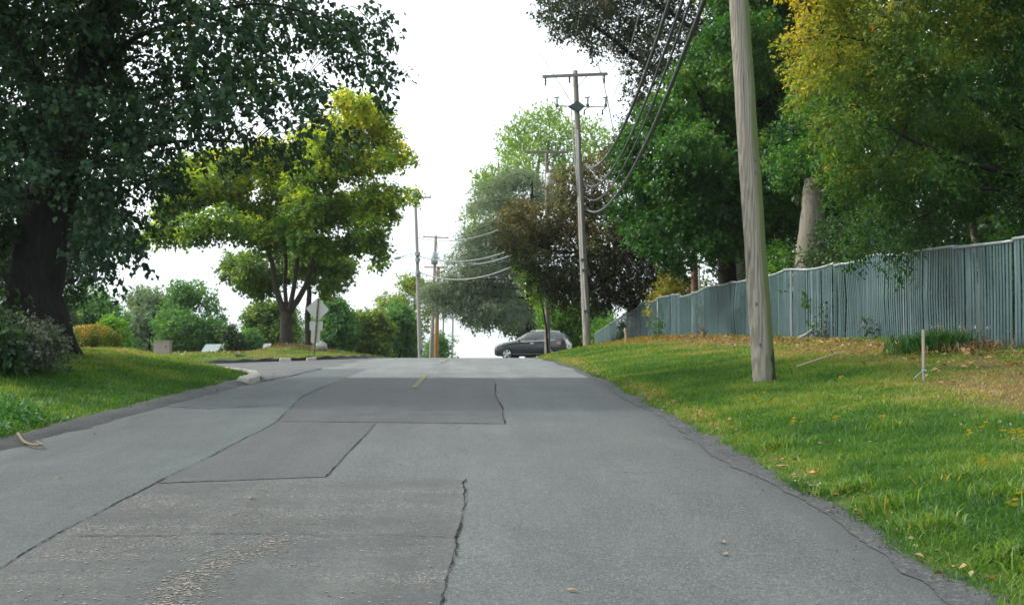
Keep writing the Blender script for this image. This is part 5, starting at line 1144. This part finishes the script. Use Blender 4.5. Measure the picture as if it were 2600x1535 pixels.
st3 = [([b3_-np.array([0,0,.3]), U(1890,600,60), U(1860,300,60), U(1820,0,60), U(1790,-260,60)], .55, .12, 12), ([U(1865,330,60), U(1740,230,59), U(1620,150,58), U(1500,60,57), U(1420,30,57)], .20, .03, 8), ([U(1870,380,60), U(1760,330,59), U(1660,300,58), U(1600,320,57.5)], .15, .03, 7), ([U(1840,150,60), U(1700,30,59), U(1560,-40,58)], .18, .04, 7)]
tree('copper_tree', 'towering dark purple copper beech above the green trees', 'tree', b3_, st3, c3, M_R3, B_DARK, 15000, .13, r0=.02, k=11, droop=.3, aspect=.62, flat=.7, tintf=lambda P: .42+.45*(vnoise(P[:,0]+P[:,2],P[:,2],1.6,93)-.5))
# green maple by the fence
R2 = [(1590,540,36),(1565,520,16),(1600,420,46),(1585,380,26),(1640,480,60),(1640,360,56),(1690,560,60),(1630,590,34),(1700,440,70),(1700,300,60),(1660,280,34),(1760,520,76),(1750,370,76),(1760,250,70),(1735,200,36),(1820,440,80),(1820,300,80),(1800,150,60),(1830,90,44),(1870,200,80),(1900,370,80),(1900,80,70),(1880,520,70),(1790,610,50),(1700,640,36),(1660,620,26),(1950,480,80),(1950,250,80),(1980,120,80),(2010,380,80),(2040,220,80),(2060,500,70),(1850,0,50),(1930,-30,70),(2030,20,80),(2100,100,80),(2110,300,80),(1960,580,46),(2040,560,40),(1740,670,24),(1850,600,50)]
R2 += [(1880,-130,90),(2000,-120,100),(2120,-80,100),(1940,-260,90),(2060,-240,90)]
c2 = pxclumps(R2, 46, jd=2.6, depth=1.4, flat=.75); b2_ = U(1850, 860, 48); b2_[2] = gz(b2_[0], b2_[1])
st2 = [([b2_-np.array([0,0,.3]), U(1848,760,48), U(1845,640,48), U(1860,450,48), U(1890,200,48), U(1920,-60,48), U(1950,-250,48)], .46, .08, 12), ([U(1850,560,48), U(1780,460,47.5), U(1700,400,47), U(1630,420,46)], .16, .03, 7), ([U(1870,400,48), U(1800,290,47), U(1760,210,46.5)], .13, .03, 7), ([U(1850,600,48), U(1760,570,47), U(1670,560,46)], .11, .02, 6), ([U(1880,300,48), U(1990,220,47), U(2080,180,47)], .15, .04, 7)]
tree('green_maple', 'big fresh green maple behind the fence, left of the near pole', 'tree', b2_, st2, c2, M_R2, B_DARK, 11500, .125, r0=.025, k=11, droop=.4, aspect=.85, flat=.8, tintf=lambda P: .30+.20*np.clip((P[:,2]-5)/9,0,1)+.38*(vnoise(P[:,0]+P[:,2]*.5,P[:,2],1.3,95)-.5), jit=.26)
# big tree turning yellow, leaning over the fence at the right
R1 = [(2045,250,26),(2030,120,30),(2075,60,46),(2060,180,40),(2110,300,50),(2120,130,60),(2130,220,60),(2095,355,26),(2150,30,60),(2180,330,66),(2200,180,76),(2190,430,64),(2150,480,46),(2240,70,80),(2260,280,80),(2250,520,64),(2200,580,40),(2280,420,76),(2320,160,80),(2330,560,60),(2340,320,80),(2270,630,34),(2370,440,70),(2390,60,80),(2420,210,80),(2430,350,76),(2430,500,50),(2340,650,26),(2480,110,80),(2500,260,80),(2500,420,60),(2560,170,80),(2580,330,80),(2570,480,50),(2540,30,80),(2180,640,22),(2110,430,24),(2300,690,16),(2600,560,40),(2130,560,22),(2480,600,26)]
R1 += [(x, y, 100) for x in (2080,2200,2330,2460,2590) for y in (-80,-220)]+[(x, y, 110) for x in (2720,2850) for y in (-100,60,220,380,520)]
c1 = pxclumps(R1, 24.5, jd=1.5, depth=1.5, flat=.55); b1_ = U(2745, 880, 25.5); b1_[2] = gz(b1_[0], b1_[1])
st_1 = [([b1_-np.array([0,0,.3]), U(2730,680,25.5), U(2690,400,25.5), U(2640,150,25.5), U(2600,-200,25.5)], .30, .08, 10), ([U(2700,480,25.5), U(2560,440,24.6), U(2420,400,24), U(2260,330,24), U(2120,260,24)], .08, .014, 7), ([U(2680,380,25.5), U(2540,290,25), U(2380,200,24.5), U(2220,110,24), U(2090,90,24)], .08, .014, 7),
        ([U(2710,560,25.5), U(2600,500,24.4), U(2480,480,24), U(2360,540,24), U(2250,590,24)], .06, .01, 6), ([U(2310,300,24), U(2270,380,23.8), U(2230,430,23.8)], .03, .01, 5), ([U(2420,230,24.2), U(2330,200,23.8), U(2260,110,23.6)], .035, .01, 5)]
tree('leaning_tree', 'tree turning yellow at its tips, drooping over the fence at right', 'tree', b1_, st_1, c1, M_R1, B_DARK, 14000, .075, r0=.016, k=12, lt=.42, droop=.28, aspect=.55, flat=1.1, shell=.55,
     tintf=lambda P: .20+.56*np.clip(1.12-(P[:,0]-5.6)/5.5,0,1)*np.clip((P[:,2]-3.6)/4.5,0,1)+.10*np.clip((P[:,2]-6)/3,0,1)+.30*(vnoise(P[:,0],P[:,2]*2.2,.8,97)-.5), jit=.2, cap=.965)

# ------------------------------------------------------------------ what stands behind the fence
def trunk_only(name, label, pts, D, r0, r1, mat, cat='tree', crown=None, lmat=None):
    P = dpath2(pts, D); b = P[0].copy(); b[2] = min(b[2], gz(b[0], b[1])); t = thing(name, label, cat, b); mb = MB(); S = spline([b-np.array([0,0,.2])]+P, 6); mb.tube(S, np.linspace(r0, r1, len(S))*(1+rng.normal(size=len(S))*.03), 14); mb.build('trunk', mat, t, smooth=True)
    if crown: cl = pxclumps(crown, D, jd=1.2, depth=1.4); V, F, a = foliage(cl, 3600, .11, 9, droop=.3); mesh_obj('crown', V, F, lmat, t, {'tint': a})
    return t
def dpath2(pts, D): return [U(a, b, D) for a, b in pts]
trunk_only('broadleaf_tree', 'pale grey trunked tree behind the fence, right of near pole', [(2036,760),(2048,690),(2064,545),(2066,490),(2068,455)], 38, .46, .30, B_GREY, crown=[(2070,400,70),(2010,420,60),(2130,430,60),(2080,250,80),(2000,480,40,36.5),(2120,510,50,36.5),(2060,470,56,36),(2070,390,60,36),(2060,510,30,36),(2075,300,60,36),(2030,440,50,36)], lmat=M_R2)
trunk_only('broadleaf_tree', 'reddish brown trunk behind the fence beside the yellow shrub', [(1764,760),(1763,700),(1764,620),(1768,500)], 56, .17, .14, barkmat('red_bark', (.12,.065,.04), (.24,.15,.10)), crown=[(1770,560,44),(1740,580,40),(1800,590,40),(1780,500,50)], lmat=M_UNDER)
mb = MB(); mb.tube([U(1776,760,55.5), U(1775,668,55.5)], .035, 6); mb.tube([U(1775,668,55.5), U(1775,664,55.5)], [.05,.03], 6); tag(mb.build('flagpole', M_PORC), 'thin white pipe upright behind fence beside the reddish trunk', 'pipe')
bush('shrub', 'yellow leaved shrub rising above the fence near its middle', 1708, 800, 62, 2.1, 3.9, M_YSHRUB, 900, .13, 31, nc=18, k=8, droop=.3)
bush('shrub', 'small yellowish shrub between reddish trunk and green maple trunk', 1808, 790, 56, 1.5, 3.4, M_YSHRUB, 450, .10, 32, nc=12, k=8, tintf=lambda P: .35)
bush('shrub', 'lit green shrub behind fence between near pole and pale trunk', 1995, 770, 42, 1.8, 4.2, M_HEDGE, 800, .10, 33, nc=14, k=8, tintf=lambda P: .35)
bush('shrub', 'dark green understorey shrub just right of the near pole', 1950, 770, 47, 2.2, 3.0, M_UNDER, 900, .11, 34, nc=14, k=8)
bush('shrub', 'dark green bush above fence right of the pale trunk', 2160, 760, 36, 3.0, 4.2, M_UNDER, 1500, .09, 35, nc=16, k=8)
bush('shrub', 'dark low shrub above fence under the drooping tree', 2330, 740, 33, 3.2, 4.0, M_UNDER, 1500, .09, 36, nc=16, k=8)
bush('shrub', 'bright leafy sprig spilling over the fence at right edge', 2560, 720, 23.5, 1.6, 2.75, M_R2, 420, .08, 37, nc=8, k=8)
bush('shrub', 'deep green shrub row end behind the fence near the copper tree', 1660, 850, 74, 3.6, 4.6, M_UNDER, 1700, .14, 38, nc=18, k=8)
bush('shrub', 'sunlit green bush behind the fence dip by the grey pole', 1540, 800, 74, 2.4, 2.6, M_HEDGE, 600, .13, 39, nc=10, k=8, tintf=lambda P: .3)
for lab, pts, D in (('thin leaning grey trunk behind the fence at far right', [(2490,690),(2475,600),(2462,520)], 27),('slim dark trunk close right of the pale grey trunk', [(2098,720),(2092,620),(2088,520)], 40)):
    trunk_only('broadleaf_tree', lab, pts, D, .10, .07, B_GREY if D == 27 else B_DARK, crown=[(pts[-1][0], 470, 40), (pts[-1][0]+30, 430, 40)], lmat=M_UNDER)
# the wood behind reads as one dark mass
g = np.random.default_rng(5); wc = []
for k in range(620):
    y = g.uniform(22, 78); x = g.uniform(12.5, 30)+max(0,(y-60))*.12; wc.append([x, y, gz(x,y)+g.uniform(0,1)**.9*17, 1.6, 1.6, 1.5])
V, F, a = foliage(wc, 22000, .22, 9, droop=.3, shell=.5, jit=.25, tintf=lambda P: .38+.2*(vnoise(P[:,1],P[:,2],2.2,98)-.5)); o = mesh_obj('woods', V, F, M_UNDER, None, {'tint': a}); tag(o, 'dark dense wood behind the fence and the front trees', 'woods', kind='stuff')

# weeds and vines in front of the fence
def vine(label, pts, n, ls, mat, name='vine', cat='vine'):
    P = []
    for px, py, D, up in pts: p = U(px, py, D); P.append(p)
    b = P[0].copy(); b[2] = gz(b[0], b[1]); t = thing(name, label, cat, b); mb = MB(); S = spline(P, 8); mb.tube(S, .008, 4); mb.build('stem', B_DARK, t)
    cl = [[*p, .16*u_, .08, .16*u_] for p, u_ in zip(P, [q[3] for q in pts])]; V, F, a = foliage(cl, n, ls, 6, lt=.12, droop=.3, flat=.1); mesh_obj('crown', V, F, mat, t, {'tint': a})
vine('dark ivy climbing the fence slats right of the bleached log', [(2108,850,32.2,2.2),(2115,820,32,2.4),(2122,780,32,1.6),(2126,735,32,1.0),(2128,700,32,.9),(2115,705,32,.6),(2130,840,32,1.6),(2160,845,31.4,1.5)], 170, .07, M_GREYSHRUB)
vine('thin bright vine leaves on the fence left of the dark ivy', [(2066,815,33.4,.6),(2078,800,33.3,.7),(2056,772,33.8,.6),(2052,758,34,.6)], 26, .09, M_R2)
vine('small dark weed against the fence left of the right stake', [(2215,850,28,1.1),(2203,830,28,.8),(2200,815,28,.5)], 40, .05, M_GREYSHRUB)
vine('spindly green weed before the fence far left of near pole', [(1672,850,50,.9),(1672,832,50,.9),(1670,820,50,1.1)], 40, .07, M_R2)
vine('small climbing weed on the fence end by the wooden stake', [(1575,860,62,1.8),(1578,840,62,1.6),(1580,825,62,1.0)], 70, .08, M_UNDER)
def tuft(label, px, py, D, n, h, mat, seed, sp=.25):
    b = U(px, py, D); b[2] = gz(b[0], b[1]); m = n; x = b[0]+rng.normal(0, sp, m); y = b[1]+rng.normal(0, sp*.7, m); q = np.stack([x, y, H(x,y)], 1); ln = rng.normal(size=(m,3))*.45; ln[:,2] = 1; ln = nrm(ln)
    hh = h*(.5+.7*rng.random(m)); an = rng.uniform(0,6.28,m); s = np.stack([np.cos(an),np.sin(an),0*an],1)*.0055*max(1, D/14); mid = q+ln*hh[:,None]*.6; tip = q+ln*hh[:,None]*1.0+np.stack([ln[:,0]*hh*.7,ln[:,1]*hh*.7,-.2*hh],1)
    V = np.stack([q-s,q+s,mid+s,mid-s,tip],1).reshape(-1,3); i = np.arange(m)[:,None]*5; F = np.concatenate([i+np.array([[0,1,2]]), i+np.array([[0,2,3]]), i+np.array([[3,2,4]])],1).reshape(-1,3)
    tag(mesh_obj('grass_tuft', V, F, mat, None, {'tint': np.repeat(np.clip(rng.normal(.45,.15,m),0,1),5)}), label, 'grass tuft')
tuft('tall bright green weed clump behind the right stake', 2370, 880, 21.5, 1500, .48, M_WEED, 1, .28)
for i_, (px, py, D) in enumerate(((2360,1290,7.6),(2560,1420,6.6),(2250,1230,8.4),(2560,1220,8.2),(2130,1190,9.2),(2420,1180,9.0),(1960,1080,11.8),(2250,1060,12.0))):
    lab = ('long grass tuft a little above the bottom right corner','nearest long grass tuft at the bottom right corner','long grass tuft on the road edge below the pale grit patch','long grass tuft at the right picture edge among yellow flowers','long grass tuft just above the pale grit patch','long grass tuft in the middle of the near right bank','long grass tuft at the road edge below the near pole','long grass tuft in the grass right of the near pole foot')[i_]
    tuft(lab, px, py, D, 150, .16, M_BLADE, i_, .11)
tuft('dry tan grass stalks rising right of the bright weed clump', 2405, 865, 21.6, 70, .62, M_LITTER, 2, .2)
tuft('brown dry grass clump at the fence foot near the dead stump', 2470, 885, 21.0, 260, .26, M_LITTER, 3, .4)

# ------------------------------------------------------------------ the thin bright air between here and the far trees
def haze(dens=.00014):
    m = bpy.data.materials.new('haze_air'); m.use_nodes = True; nt = m.node_tree; nt.nodes.remove(nt.nodes['Principled BSDF'])
    v = nt.nodes.new('ShaderNodeVolumePrincipled'); v.inputs['Color'].default_value = (.93,.97,1,1); v.inputs['Density'].default_value = dens; v.inputs['Anisotropy'].default_value = 0
    nt.links.new(v.outputs[0], nt.nodes['Material Output'].inputs['Volume'])
    mb = MB(); mb.box((0,170,6), (420,480,50)); o = mb.build('haze', m); o['kind'] = 'stuff'; o['label'] = 'thin pale haze hanging over the road and trees'; o['category'] = 'haze'
haze()
